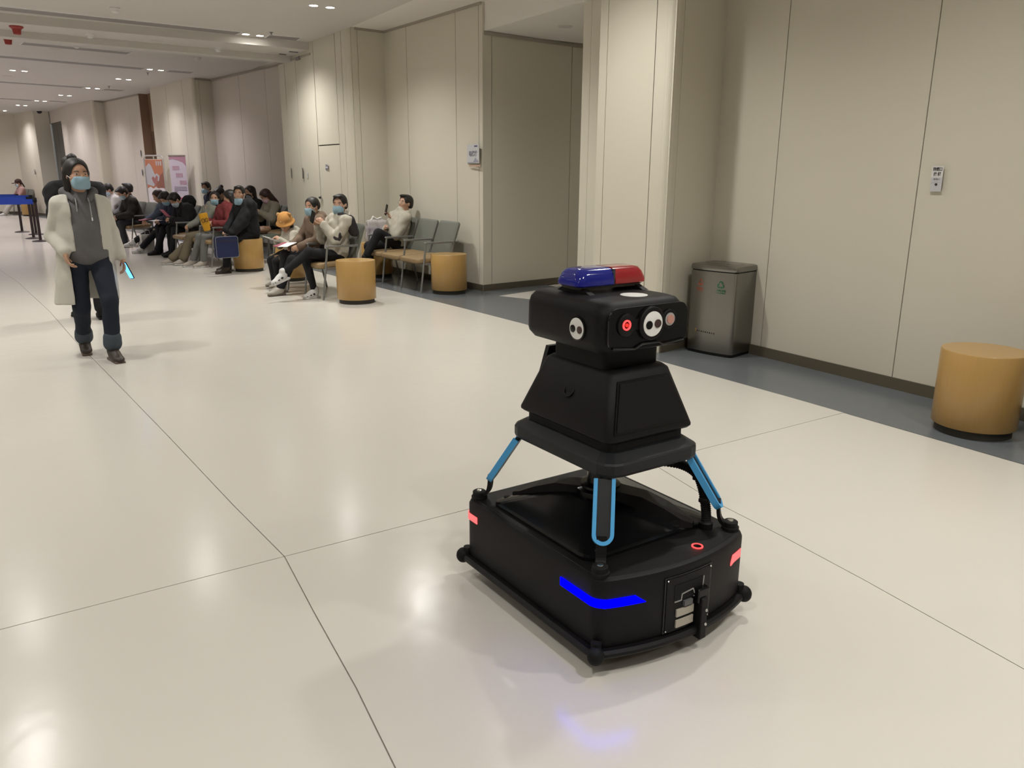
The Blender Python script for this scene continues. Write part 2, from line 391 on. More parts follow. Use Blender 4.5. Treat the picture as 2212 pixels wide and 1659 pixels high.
# ceiling hatch in the niche, linear slots, sprinklers, detectors
MB().prism([(4.52, 9.85), (4.86, 9.87), (4.80, 10.75), (4.47, 10.75)], 3.529, 3.534).build('access_hatch', mat('hatch', (0.56, 0.52, 0.47), 0.8), CEO)
def slot(a, b, w=0.30):
    a, b = Vector((*a, 0)), Vector((*b, 0)); d = b - a; L = d.length
    T = Matrix.Translation(a) @ Matrix.Rotation(math.atan2(d.y, d.x), 4, 'Z')
    o = MB().box((L / 2, 0, CEIL - 0.004), (L, w, 0.008), M=T).build('air_slot', M_TRIMW)
    for k in (-1, 1): MB().box((L / 2, k * w * 0.235, CEIL - 0.0085), (L - .03, w * 0.44, 0.003), M=T).build('slat', M_SLOT, o)
    return o
grp = 'linear air slots in the ceiling'
for (a, b, lab) in (((-3.2, 12.30), (3.09, 12.80), 'long linear air slot in ceiling left of the second pair of downlights'),
                    ((3.50, 12.82), (3.99, 12.80), 'short linear air slot right of the second pair of downlights, near the wall column'),
                    ((0.36, 15.67), (1.97, 15.91), 'bluish grey air slot just beyond the ceiling beam'),
                    ((-3, 17.1), (2.46, 18.08), 'long linear air slot left of the third pair of downlights'),
                    ((2.9, 18.15), (3.40, 18.20), 'short air slot right of the third pair of downlights'),
                    ((-3, 22.0), (1.70, 22.80), 'long air slot left of the fifth pair of downlights'),
                    ((2.14, 23.0), (2.60, 23.09), 'short air slot right of the fifth pair of downlights'),
                    ((-3, 26.8), (0.72, 27.7), 'far linear air slot left of the seventh pair of downlights'),
                    ((1.12, 27.6), (1.59, 27.7), 'far short air slot right of the seventh pair of downlights')):
    tag(slot(a, b), lab, 'air vent', grp)

# downlight pairs: recessed lamp discs with a real lamp under each
def downlight(x, y, label, far=False, power=1.0, rz=0.0):
    t = thing('downlight', label, 'ceiling light', (x, y, CEIL), rz, 'recessed downlights in pairs')
    for s in (-1, 1):
        c = s * 0.105
        M = Matrix.Translation((c, 0, 0))
        MB().lathe([(0.066, 0.0), (0.066, -0.006), (0.052, -0.006), (0.050, 0.0)], 24, M, cap=False).build('trim_ring', M_TRIMW, t)
        MB().lathe([(0.050, -0.001), (0.050, -0.0045), (0.001, -0.0045)], 24, M, cap=False).build('lamp', M_LAMP, t)
    l = bpy.data.lights.new('lamp_light', 'SPOT'); l.shadow_soft_size = 0.075; l.spot_size = R(142); l.spot_blend = 1.0
    l.energy = LIGHT_W * power * 13; l.color = FAR_COL if far else NEAR_COL
    lo = bpy.data.objects.new('lamp_light', l); link(lo, t); lo.location = (0, 0, -0.02)
    return t
pairs = [((3.50, 10.245), 'pair of downlights at the top of the photo above the masked man'), ((3.30, 12.83), 'second pair of downlights, beside a short air slot'),
         ((2.68, 18.12), 'third pair of downlights beyond the ceiling beam'), ((2.33, 20.32), 'fourth pair of downlights beyond the beam'), ((1.91, 22.9), 'fifth pair of downlights, with air slots either side'),
         ((1.435, 25.43), 'sixth pair of downlights along the hall'), ((0.926, 27.8), 'seventh pair of downlights along the hall'), ((0.464, 29.98), 'eighth pair of downlights along the hall'),
         ((0.345, 19.87), 'pair of downlights near the left edge, away from the main row'), ((-0.1, 32.9), 'farthest downlights at the left edge')]
for i, ((x, y), lab) in enumerate(pairs): downlight(x, y, lab, far=i >= 2, power=1.15 if i < 2 else 0.9, rz=R(min(14, max(0, (y - 8) * .6))))
OFFL = 'pair of ceiling downlights above or left of the frame, out of sight'
for x, y in ((3.5, 7.7), (3.5, 5.2), (3.5, 2.7), (3.5, 0.2), (1.45, 9.9), (1.45, -0.2), (-0.5, 9.6), (-0.5, 7.2), (-0.5, 4.7), (-0.5, 0.6),
             (3.5, -2.2), (-2.6, 9.0), (-2.6, 4.5), (-2.6, 0.0), (-5, 9), (-5, 4.5), (-5, 0), (-1.2, 11.7), (-3.6, 11.3)):
    downlight(x, y, OFFL, power=(0.92 if x > 3 else 0.85 if x > -1 else 0.5) if y < 6 else (1.15 if x > 3 else .8))
for x, y in ((-2.0, 19.4), (-4.4, 19), (-1.0, 24.0), (-3.6, 24.0), (-2.6, 28.5), (-5.0, 28.5), (-2.5, 33), (-5, 33), (-1.4, 16.4), (-4, 16)):
    downlight(x, y, 'pair of ceiling downlights far off to the left of the frame', far=True)
_o = downlight(8.2, 8.4, 'added unseen pair of lamps brightening the side passage', power=.22); _o.location.z = 3.2  # lamp pair added to lift the dim side passage
def ceil_item(x, y, kind, lab, z=CEIL):
    if kind == 'smoke':
        t = thing('smoke_detector', lab, 'smoke detector', (x, y, z))
        MB().lathe([(0.062, 0), (0.062, -0.018), (0.05, -0.024)], 24).build('base', M_PAPER, t)
        MB().lathe([(0.045, -0.024), (0.040, -0.05), (0.022, -0.062)], 24).build('sensor_head', M_PAPER, t)
    elif kind == 'alarm':
        t = thing('fire_alarm', lab, 'alarm', (x, y, z))
        mr = mat('alarm_red', (0.30, 0.035, 0.03), 0.5)
        MB().lathe([(0.085, 0), (0.085, -0.014), (0.06, -0.035)], 20).build('base', mr, t)
        MB().lathe([(0.055, -0.035), (0.045, -0.10), (0.03, -0.105)], 20).build('sounder', mr, t)
    elif kind == 'disc':
        t = thing('ceiling_speaker', lab, 'speaker', (x, y, z))
        MB().lathe([(0.09, 0), (0.088, -0.006), (0.07, -0.008)], 28).build('rim', M_CEIL, t)
        MB().lathe([(0.07, -0.006), (0.001, -0.0075)], 28).build('grille', mat('grille_grey', (0.42, 0.39, 0.36), 0.7), t)
    elif kind == 'spr':
        t = thing('sprinkler', lab, 'sprinkler', (x, y, z))
        MB().lathe([(0.03, 0), (0.03, -0.006), (0.01, -0.008), (0.01, -0.035)], 16).build('body', M_CHAIRF, t)
        MB().lathe([(0.016, -0.05), (0.016, -0.053)], 16).build('deflector', M_CHAIRF, t)
        MB().cyl((0.006, 0, -0.034), (0.006, 0, -0.051), 0.002).cyl((-0.006, 0, -0.034), (-0.006, 0, -0.051), 0.002).build('frame', M_CHAIRF, t)
    elif kind == 'slit':
        t = tag(MB().box((x, y, z - 0.003), (0.14, 0.05, 0.006), rz=0.1).build('beam_vent', mat('slit_dark', (0.05, 0.045, 0.04), 0.8)), lab, 'air vent')
    return t
ceil_item(1.34, 11.75, 'smoke', 'smoke detector nearest the camera, at the top edge left of the lamps')
ceil_item(1.155, 13.3, 'smoke', 'smoke detector on the beam left of centre', 3.38)
ceil_item(1.12, 15.33, 'smoke', 'smoke detector in front of the bluish air slot')
ceil_item(2.96, 13.66, 'smoke', 'smoke detector under the beam toward the right', 3.38)
ceil_item(3.05, 15.78, 'smoke', 'small smoke detector just beyond the beam on the right')
ceil_item(0.275, 13.2, 'alarm', 'red ceiling alarm, nearer of the two at the left edge', 3.38)
ceil_item(0.18, 15.16, 'alarm', 'red ceiling alarm, farther of the two at the left edge')
ceil_item(2.06, 13.47, 'disc', 'round ceiling speaker under the beam', 3.38)
ceil_item(2.09, 15.45, 'disc', 'round ceiling speaker just beyond the beam')
ceil_item(0.86, 16.14, 'disc', 'round ceiling speaker beyond the bluish slot')
ceil_item(0.14, 21.1, 'disc', 'round ceiling speaker at the left edge near the lone pair of lamps')
ceil_item(3.84, 13.72, 'disc', 'round ceiling speaker under the beam near the wall', 3.38)
ceil_item(3.98, 13.75, 'slit', 'dark slit vent under the beam, left of the two by the wall', 3.38)
ceil_item(4.07, 13.4, 'slit', 'dark slit vent under the beam, right of the two by the wall', 3.38)
ceil_item(3.47, 12.45, 'spr', 'sprinkler head beside the second pair of downlights')
ceil_item(2.62, 18.75, 'spr', 'sprinkler head beyond the third pair of downlights')
ceil_item(2.2, 22.1, 'spr', 'sprinkler head near the fifth pair of downlights')
ceil_item(5.8, 8.3, 'disc', 'round fitting on the ceiling of the side passage', 3.2)
dc = thing('dome_camera', 'small dark dome camera at the ceiling by the far column', 'camera', (0.98, 32.0, CEIL))
MB().lathe([(0.10, 0), (0.10, -0.03)], 20).build('base', M_PAPER, dc)
MB().ball((0, 0, -0.03), 0.08).build('dome', M_INK, dc)

# ---------------------------------------------------------------- things on the walls
def facing(p, out_ang):     # frame with x to the right (seen from outside), y up, z out of the wall
    o = Vector((math.cos(out_ang), math.sin(out_ang), 0)); up = Vector((0, 0, 1)); x = up.cross(o)
    return Matrix(((x.x, up.x, o.x, p[0]), (x.y, up.y, o.y, p[1]), (x.z, up.z, o.z, p[2]), (0, 0, 0, 1)))
def at_child(t):            # matrix that undoes nothing: things here are empties at identity rotation
    return Matrix.Translation(-Vector(t.location))
# notice pair on the near wall
n = thing('paper_notice', 'white two-part paper notice with black characters on the near right wall', 'notice', (5.272, 3.17, 1.405))
F = Matrix.Translation((5.274 - 5.272, 0, 0)) @ facing((0, 0, 0), math.pi)
MB().box((0, 0.128, 0.0012), (0.079, 0.072, 0.0024), M=F).build('upper_sheet', M_PAPER, n)
MB().box((0.002, 0.046, 0.0018), (0.078, 0.092, 0.0036), M=F).build('lower_plate', M_PAPERG, n)
text('lettering', '排烟口', 0.026, F @ Matrix.Translation((0, 0.143, 0.003)), M_INK, n, bold=0.0006, sx=0.85)
text('lettering', '按 钮', 0.026, F @ Matrix.Translation((0, 0.111, 0.003)), M_INK, n, bold=0.0006, sx=0.85)
text('lettering', '排烟口', 0.014, F @ Matrix.Translation((0.002, 0.079, 0.0042)), mat('ink_grey', (0.2, 0.18, 0.18), .7), n, sx=1.1)
MB().lathe([(0.0075, 0), (0.0075, 0.006), (0.005, 0.008)], 20, F @ Matrix.Translation((0.004, 0.046, 0.0036))).build('button', M_INK, n)
MB().tube([F @ Vector((-0.03 + 0.01 * k, 0.054 + 0.008 * math.sin(k * 0.52), 0.0038)) for k in range(7)], 0.0008, 6).build('arc_mark', mat('ink_pale', (0.35, 0.33, 0.33), .7), n)
# sign by the passage
n = thing('door_sign', 'grey-white wall sign with three characters at the corner of the side passage', 'sign', (5.062, 9.24, 1.65))
F = facing((0, 0, 0), math.pi + R(-4.5))
MB().box((0, 0.105, 0.004), (0.37, 0.235, 0.006), M=F).build('panel', M_PAPERG, n)
text('lettering', '电梯厅', 0.075, F @ Matrix.Translation((0.0, 0.10, 0.008)), M_INKB, n, bold=0.001, sx=1.15)
MB().box((0.09, 0.195, 0.008), (0.10, 0.018, 0.001), M=F).build('printed_bar', M_INKB, n)
sk = mat('ink_haze', (0.30, 0.31, 0.38), .7)
for i, hh in enumerate((0.02, 0.03, 0.05, 0.065, 0.045, 0.03, 0.038, 0.02)):
    MB().box((0.02 + i * 0.02, -0.005 + hh / 2, 0.0075), (0.018, hh, 0.001), M=F).build('skyline_print', sk, n)
MB().box((-0.08, -0.004, 0.0075), (0.18, 0.012, 0.001), M=F).build('skyline_print', sk, n)
n2 = tag(MB().box((5.058, 9.20, 1.605), (0.004, 0.30, 0.022)).build('label_strip', mat('pinkish_tape', (0.47, 0.33, 0.25), 0.7)), 'narrow pinkish strip stuck just below the three-character sign', 'label')
# small sign, pulls and lock on column 2
n = thing('door_sign', 'tiny white sign on the panel between the two seated masked people', 'sign', (4.232, 12.55, 1.60))
F = facing((0, 0, 0), math.pi + R(-3))
MB().box((0, 0, 0.003), (0.15, 0.085, 0.004), M=F).build('panel', M_PAPERG, n)
text('lettering', '卫生间', 0.04, F @ Matrix.Translation((0, 0.015, 0.006)), M_INKB, n)
MB().box((0, -0.03, 0.0055), (0.14, 0.012, 0.001), M=F).build('printed_bar', M_INKB, n)
for (y, lab) in ((13.60, 'recessed steel door pull nearer the masked woman'), (14.18, 'recessed steel door pull farther to the left')):
    n = thing('door_pull', lab, 'door handle', (4.165 if y < 14 else 4.14, y, 1.5))
    F = facing((0, 0, 0), math.pi + R(-3))
    MB().box((0, 0, 0.004), (0.05, 0.17, 0.008), M=F, bev=.003).build('plate', M_STEEL, n)
    MB().box((0, 0, 0.009), (0.028, 0.12, 0.003), M=F).build('recess', M_SLOT, n)
n = thing('switch_plate', 'small white switch plate beside the steel door pull', 'switch', (4.185, 13.42, 1.47))
MB().box((0, 0, 0.003), (0.05, 0.09, 0.006), M=F).build('plate', M_PAPER, n)
MB().box((0, 0, 0.007), (0.02, 0.035, 0.003), M=F).build('rocker', M_PAPERG, n)
n = thing('door_lock', 'round chrome lock on the pale door behind the masked woman', 'lock', (4.205, 12.83, 1.12))
MB().lathe([(0.035, 0), (0.035, 0.006), (0.02, 0.008)], 20, F).build('rose', M_CHROME, n)
MB().lathe([(0.014, 0.006), (0.018, 0.03), (0.012, 0.04)], 16, F).build('knob', M_INK, n)
n = thing('switch_plate', 'white switch plate on the far column behind the walking woman', 'switch', (0.62, 33.0, 1.5))
Fk = facing((0, 0, 0), math.pi + R(-14))
MB().box((0, 0, 0.01), (0.10, 0.18, 0.01), M=Fk).build('plate', M_PAPER, n)
MB().box((0, 0, 0.017), (0.05, 0.08, 0.005), M=Fk).build('rocker', M_PAPERG, n)
for (y, z, lab, x) in ((24.1, 1.5, 'small white plate on the pale wall beside the brown doorway', 2.965), (24.05, 2.0, 'upper narrow fitting on the pale wall beside the brown doorway', 2.975)):
    n = thing('switch_plate', lab, 'switch', (x, y, z)); Fk = facing((0, 0, 0), math.pi + R(-10))
    MB().box((0, 0, 0.01), (0.10, 0.16, 0.012), M=Fk).build('plate', M_PAPERG, n)
    MB().box((0, 0, 0.018), (0.04, 0.07, 0.004), M=Fk).build('rocker', M_PAPER, n)
# red handle seen past column 1
n = thing('fire_cabinet_handle', 'red fitting peeping out above the blue light bar beside the column', 'handle', (5.18, 6.38, 0.0))
mr = mat('fitting_red', (0.42, 0.05, 0.035), 0.45)
MB().box((-0.03, 0, 0.44), (0.05, 0.10, 0.12), bev=0.01).build('body', mr, n)
MB().box((-0.05, 0.06, 0.515), (0.04, 0.16, 0.025), bev=0.006).build('lever', mr, n)
MB().box((-0.03, 0, 0.19), (0.05, 0.09, 0.38)).build('bracket', mr, n)

# ---------------------------------------------------------------- robot
RB = thing('patrol_robot', 'black wheeled patrol robot with blue and red light bar and glowing blue corner strip', 'robot', (1.643, 2.073, 0), R(2.5))
def bow(p):                     # the front skirt bulges forward
    x, y, z = p
    if y < -0.2: y -= 0.062 * max(0.0, 1 - (x / 0.325) ** 2) * min(1, (-y - 0.2) / 0.15)
    return (x, y, z)
def dense(ring, step=0.03):
    out = []
    for i, p in enumerate(ring):
        q = ring[(i + 1) % len(ring)]; L = math.dist(p, q); k = max(1, int(L / step))
        for j in range(k): out.append(tuple(p[a] + (q[a] - p[a]) * j / k for a in range(3)))
    return out
def brect(w, d, r, z): return [bow(p) for p in dense(rrect(w, d, r, z, 5))]
def same(rings):                # resample so that every ring has the same count
    return rings
base0 = dense(rrect(0.66, 0.775, 0.035, 0, 5))
def bring(sx, sy, z): return [bow((p[0] * sx, p[1] * sy, z)) for p in base0]
m = MB().loft([bring(.93, .94, .075), bring(.985, .985, .085), bring(1, 1, .10), bring(1, 1, .305), bring(.985, .987, .318), bring(.95, .955, .322)])
m.build('base_body', M_BLK, RB)
MB().box((0, 0, 0.056), (0.59, 0.70, 0.044)).build('shading_chassis', M_RUB, RB)  # underside box made wide and low to deepen the floor shadow
for sx in (-1, 1):
    for sy in (-1, 1):
        MB().cyl((sx * .22 - .025, sy * .24, .06), (sx * .22 + .025, sy * .24, .06), 0.06, n=24).build('wheel', M_RUB, RB)
# rubber bumper rail with ball corners
rail = [bow((p[0] * 1.035, p[1] * 1.03, 0.078)) for p in base0]
def rail_loop(pts, prof):
    n = len(pts); rings = []
    for i in range(n):
        a = Vector(pts[i - 1]); b = Vector(pts[(i + 1) % n]); t = (b - a).normalized(); o = Vector((t.y, -t.x, 0))
        rings.append([tuple(Vector(pts[i]) + o * u + Vector((0, 0, v))) for u, v in prof])
    rings.append(rings[0]); return rings
MB().loft(rail_loop(rail, [(-.02, -.012), (.004, -.012), (.010, -.004), (.010, .006), (.002, .014), (-.02, .014)]), cap=False, smooth=False).build('bumper_rail', M_BLK, RB)
for sx in (-1, 1):
    for sy in (-1, 1):
        k = MB().ball((sx * .338, sy * .397, .080), 0.027, sc=(1, 1, 1.1)).cyl((sx * .325, sy * .383, .07), (sx * .325, sy * .383, .118), 0.017)
        k.build('bumper_corner', M_RUB, RB)
# seam line on the top deck
tb = MB().loft([bring(.95, .955, .320), bring(.94, .945, .3235), bring(.5, .5, .3240)], cap=True, smooth=False); tb.build('top_deck', M_BLK, RB)
# light strips wrapped round the corners
def ribbon(path, z0s, z1s, th=0.003):
    rings = []
    for i, p in enumerate(path):
        a = Vector(path[max(0, i - 1)]); b = Vector(path[min(len(path) - 1, i + 1)]); t = (b - a).normalized(); o = Vector((t.y, -t.x, 0))
        q0 = Vector(p); q1 = q0 + o * th; z0, z1 = z0s(i), z1s(i)
        rings.append([(q0.x, q0.y, z0), (q1.x, q1.y, z0), (q1.x, q1.y, z1), (q0.x, q0.y, z1)])
    return MB().loft(rings, smooth=False)
BR = [bow(p) for p in dense(rrect(0.66, 0.775, 0.035, 0, 8), 0.012)]     # counter-clockwise from +x+y
def arc(cond, key): 
    pts = [p for p in BR if cond(p)]; return sorted(pts, key=key)
def strip(cond, key, z0, z1, m, cut=3):
    P = arc(cond, key); n = len(P) - 1
    f0 = lambda i: z0 if n - i >= cut else z0
    f1 = lambda i: z1 if n - i >= cut else z0 + (z1 - z0) * max(0.03, (n - i) / cut)
    return ribbon(P, f0, f1).build('corner_light', m, RB)
strip(lambda p: (p[1] < -0.2 and p[0] < -0.165) or (p[0] < -0.32 and -0.4 < p[1] < -0.285), lambda p: p[0] - p[1], 0.232, 0.260, M_LEDB)['label'] = 'glowing blue corner light strip'
RP = [bow((.222 + .01 * k, -.3875, 0)) for k in range(8)] + [(.295 + .035 * math.sin(R(a)), -.3525 - .035 * math.cos(R(a)), 0) for a in range(10, 91, 16)] + [(.33, -.31, 0)]
ribbon(RP, lambda i: .232 + min(i, 2) * .003, lambda i: .268 if i else .242).build('corner_light', M_LEDR, RB)
P = [p for p in BR if p[0] < -0.325 and p[1] > 0.30 and p[1] < .36]; P.sort(key=lambda p: -p[1])
ribbon([(-0.30, .3875, 0), (-0.318, .382, 0), (-.328, .368, 0)] + P, lambda i: .242, lambda i: .268).build('corner_light', M_LEDR, RB)
ribbon([(.33, .30, 0), (.33, .355, 0), (.318, .382, 0), (.28, .3875, 0)], lambda i: .242, lambda i: .268).build('corner_light', M_LEDR, RB)
# glossy cover with raised centre and two diagonal fins
cv = lambda w, d, z, cy=0.0: rrect(w, d, .05, z, 4, 0, cy)
MB().loft([cv(.57, .57, .322), cv(.57, .57, .334), cv(.55, .55, .339), cv(.20, .22, .400, .02), cv(.14, .15, .405, .02)], smooth=False).build('top_cover', M_BLKG, RB)
for s in (-1, 1):
    d = Vector((-.18 * s, .285 * s, 0)).normalized(); nrm = Vector((-d.y, d.x, 0))
    rs = []
    for t, z, w, hh in ((.05, .432, .05, .04), (.16, .424, .045, .05), (.24, .396, .045, .05), (.30, .366, .04, .03), (.335, .352, .02, .015)):
        c = d * t + Vector((0, 0, z)); rs.append([tuple(c + nrm * w + Vector((0, 0, -hh))), tuple(c - nrm * w + Vector((0, 0, -hh))), tuple(c - nrm * (w * .8)), tuple(c + nrm * (w * .8))])
    MB().loft(rs, smooth=False).build('cover_fin', M_BLK, RB)
MB().lathe([(.085, .395), (.085, .425), (.07, .43), (.07, .44), (.048, .445), (.048, .58)], 32).build('centre_column', M_BLKG, RB)
for x, y in ((-.225, .262), (.225, .262), (-.225, -.262), (.12, -.26)):
    MB().lathe([(.013, .334), (.013, .345), (.009, .347)], 16, Matrix.Translation((x, y, 0))).build('cover_screw', M_RUB, RB)
# corner mounts, brackets and blue edged struts
for sx in (-1, 1):
    for sy in (-1, 1):
        px, py = sx * .292, sy * .350
        pad = MB().lathe([(.030, .318), (.030, .332), (.025, .334), (.025, .350), (.021, .353)], 24, Matrix.Translation((px, py, 0))).build('corner_mount', M_RUB, RB)
        MB().lathe([(.011, .352), (.010, .356), (.004, .3575)], 14, Matrix.Translation((px, py, 0))).build('bolt', M_CHROME, pad)
        pth = bez([(sx * .262, sy * .318, .425), (sx * .262, sy * .318, .39), (sx * .262, sy * .318, .345), (sx * .275, sy * .331, .338), (px, py, .338)], 10)
        d = Vector((sx * .6, sy * .8, 0)).normalized(); nr = Vector((-d.y, d.x, 0))
        rs = []
        for i, p in enumerate(pth):
            t = (pth[min(i + 1, 10)] - pth[max(i - 1, 0)]).normalized(); o = t.cross(nr).normalized()
            rs.append([tuple(p + nr * .016 + o * .006), tuple(p - nr * .016 + o * .006), tuple(p - nr * .016 - o * .006), tuple(p + nr * .016 - o * .006)])
        MB().loft(rs, smooth=False).build('bracket', M_BLK, RB)
        a = Vector((sx * .192, sy * .242, .575)); b = Vector((sx * .264, sy * .325, .398))
        ax = (b - a); L = ax.length; ax.normalize(); face = nr.cross(ax).normalized()
        if face.dot(d) < 0: face = -face
        W = .034
        # core plate
        core = []
        outl = [(-W + .008, 0), (W - .008, 0)] + [((W - .008) * math.cos(R(k)), L - W + (W - .008) * math.sin(R(k))) for k in range(0, 181, 20)]
        fr = [tuple(a + nr * u + ax * v + face * .004) for u, v in outl]; bk = [tuple(a + nr * u + ax * v - face * .012) for u, v in outl]
        st = MB().loft([bk, fr], smooth=False).build('strut', M_BLKM, RB)
        # blue rim
        ro = [(-W, 0)] + [(-W * math.cos(R(k)), L - W + W * math.sin(R(k))) for k in range(0, 181, 15)] + [(W, 0)]
        ri = [(-W + .012, 0)] + [(-(W - .012) * math.cos(R(k)), L - W + (W - .012) * math.sin(R(k))) for k in range(0, 181, 15)] + [(W - .012, 0)]
        rs = [[tuple(a + nr * o[0] + ax * o[1] + face * .010), tuple(a + nr * i_[0] + ax * i_[1] + face * .010), tuple(a + nr * i_[0] + ax * i_[1] - face * .012), tuple(a + nr * o[0] + ax * o[1] - face * .012)] for o, i_ in zip(ro, ri)]
        MB().loft(rs, smooth=False).build('blue_rim', M_BLUEP, st)
# platform
pr = lambda w, d, r, z: rrect(w, d, r, z, 3)
MB().loft([pr(.37, .51, .05, .575), pr(.415, .553, .06, .583), pr(.420, .560, .06, .592), pr(.420, .560, .06, .622), pr(.412, .552, .06, .628), pr(.35, .485, .045, .650)], smooth=False).build('platform', M_BLKM, RB)
MB().loft([pr(.335, .46, .03, .645), pr(.335, .46, .03, .675), pr(.30, .42, .03, .70)], smooth=False).build('platform_collar', M_RUB, RB)
# tapered torso
f4 = lambda w, d, r, z, cy=0: rrect(w, d, r, z, 4, 0, cy)
MB().loft([f4(.36, .48, .02, .682), f4(.378, .495, .025, .690), f4(.378, .495, .025, .697), f4(.265, .36, .03, .885, -.005), f4(.24, .33, .03, .896, -.005)]).build('torso', M_BLK, RB)
MB().loft([[(-.12, .262, .70), (.12, .262, .70), (.10, .205, .915), (-.10, .205, .915)], [(-.12, .245, .70), (.12, .245, .70), (.10, .185, .915), (-.10, .185, .915)]], smooth=False).build('torso_back_plate', M_BLKM, RB)
def slab_on(y_of, pts, th, name, m):       # a thin panel on the sloping front
    A = [(x, y_of(z), z) for x, z in pts]; B = [(x, y_of(z) - th, z) for x, z in pts]
    return MB().loft([A, B], smooth=False).build(name, m, RB)
yf = lambda z: -.2475 + (z - .697) / (.885 - .697) * (.0625) + .001
slab_on(yf, [(-.163, .712), (.160, .712), (.108, .868), (-.112, .868)], .005, 'torso_front_panel', M_BLKG)
slab_on(lambda z: yf(z) - .004, [(-.153, .720), (.150, .720), (.102, .861), (-.105, .861)], .004, 'torso_front_inset', M_BLK)
sp = MB(); T = Matrix.Translation((-.152, -.005, .805)) @ Matrix.Rotation(R(-90 + 31), 4, 'Y')
sp.lathe([(.026, 0), (.026, .006), (.020, .006), (.019, .002)], 24, T); sp.build('side_button', M_BLKG, RB)
# neck
MB().loft([f4(.24, .27, .02, .89, 0), f4(.24, .27, .02, .972, 0)]).build('neck', M_RUB, RB)
# head
HC = .020
h_ = lambda w, d, r, z: rrect(w, d, r, z, 5, 0.003, HC)
MB().loft([h_(.325, .385, .03, .958), h_(.36, .42, .045, .978), h_(.368, .43, .05, .992), h_(.366, .428, .05, 1.075), h_(.355, .418, .05, 1.098), h_(.33, .393, .045, 1.114), h_(.29, .35, .04, 1.121)]).build('head', M_BLK, RB)
FY = HC - .215
fp = [(x + .003, FY - .002, z + 1.037) for x, _, z in [(p[0], 0, p[1]) for p in rrect(.335, .135, .035, 0, 6)]]
fp2 = [(p[0], FY - .009, p[2]) for p in fp]
MB().loft([fp, fp2], smooth=False).build('head_front_panel', M_BLKG, RB)
def disc(name, x, z, r, y0, y1, m, parent, n=28, r2=None):
    T = Matrix.Translation((x, y0, z)) @ Matrix.Rotation(R(90), 4, 'X')
    return MB().lathe([(r, 0), (r, (y0 - y1) * .8), (r2 or r * .94, y0 - y1)], n, T).build(name, m, parent)
hs = disc('camera_housing', .005, 1.048, .054, FY - .008, FY - .022, M_BLK, RB)
disc('lens_plate', .005, 1.047, .040, FY - .021, FY - .025, M_WHITE, hs)
disc('lens', -.013, 1.045, .0135, FY - .024, FY - .028, M_BLKG, hs)
ln = disc('lens', .023, 1.047, .0135, FY - .024, FY - .029, mat('lens_brown', (.06, .035, .035), .12), hs)
hs2 = disc('sensor_housing', -.097, 1.051, .036, FY - .008, FY - .016, M_BLK, RB)
MB().lathe([(.0165, 0), (.0165, .004), (.0115, .004), (.0115, 0)], 28, Matrix.Translation((-.100, FY - .015, 1.052)) @ Matrix.Rotation(R(90), 4, 'X'), cap=False).build('ring_light', M_RING, hs2)
disc('ring_core', -.100, 1.052, .006, FY - .015, FY - .020, mat('core_red', (.6, .05, .04), .3, emit=(1, .02, .015), estr=.5), hs2)
hs3 = disc('sensor_housing', .084, 1.054, .032, FY - .008, FY - .016, M_BLK, RB)
disc('sensor_rim', .085, 1.054, .021, FY - .015, FY - .018, mat('rim_grey', (.35, .33, .32), .3), hs3)
disc('sensor_eye', .085, 1.054, .0145, FY - .017, FY - .021, mat('eye_pink', (.50, .25, .20), .3), hs3)
MB().box((-.055, FY - .010, 1.05), (.06, .008, .034)).box((.046, FY - .010, 1.05), (.03, .008, .034)).build('sensor_bridge', M_BLK, RB)
MB().tube([(-.15, FY - .012, .982), (-.06, FY - .014, .972), (-.03, FY - .014, .985), (.04, FY - .014, .985), (.06, FY - .014, .975), (.155, FY - .012, .982)], .004, 6).build('front_lip', M_BLKG, RB)
# side eye on the left face of the head
T = Matrix.Translation((.003 - .184, -.073, 1.028)) @ Matrix.Rotation(R(-90), 4, 'Y')
se = MB().lathe([(.040, 0), (.040, .004), (.037, .005)], 28, T).build('side_camera', M_BLKG, RB)
MB().lathe([(.0345, .004), (.0345, .0065)], 28, T).build('lens_plate', M_WHITE, se)
for dy in (-.017, .017):
    T2 = Matrix.Translation((.003 - .190, -.073 + dy, 1.026)) @ Matrix.Rotation(R(-90), 4, 'Y')
    MB().lathe([(.012, 0), (.012, .003), (.008, .004)], 20, T2).build('lens', M_BLKG if dy > 0 else mat('lens_brown', (.06, .035, .035), .12), se)
MB().lathe([(.045, 1.1212), (.045, 1.1222)], 40, Matrix.Translation((.032, -.095, 0))).build('round_sticker', M_WHITE, RB)
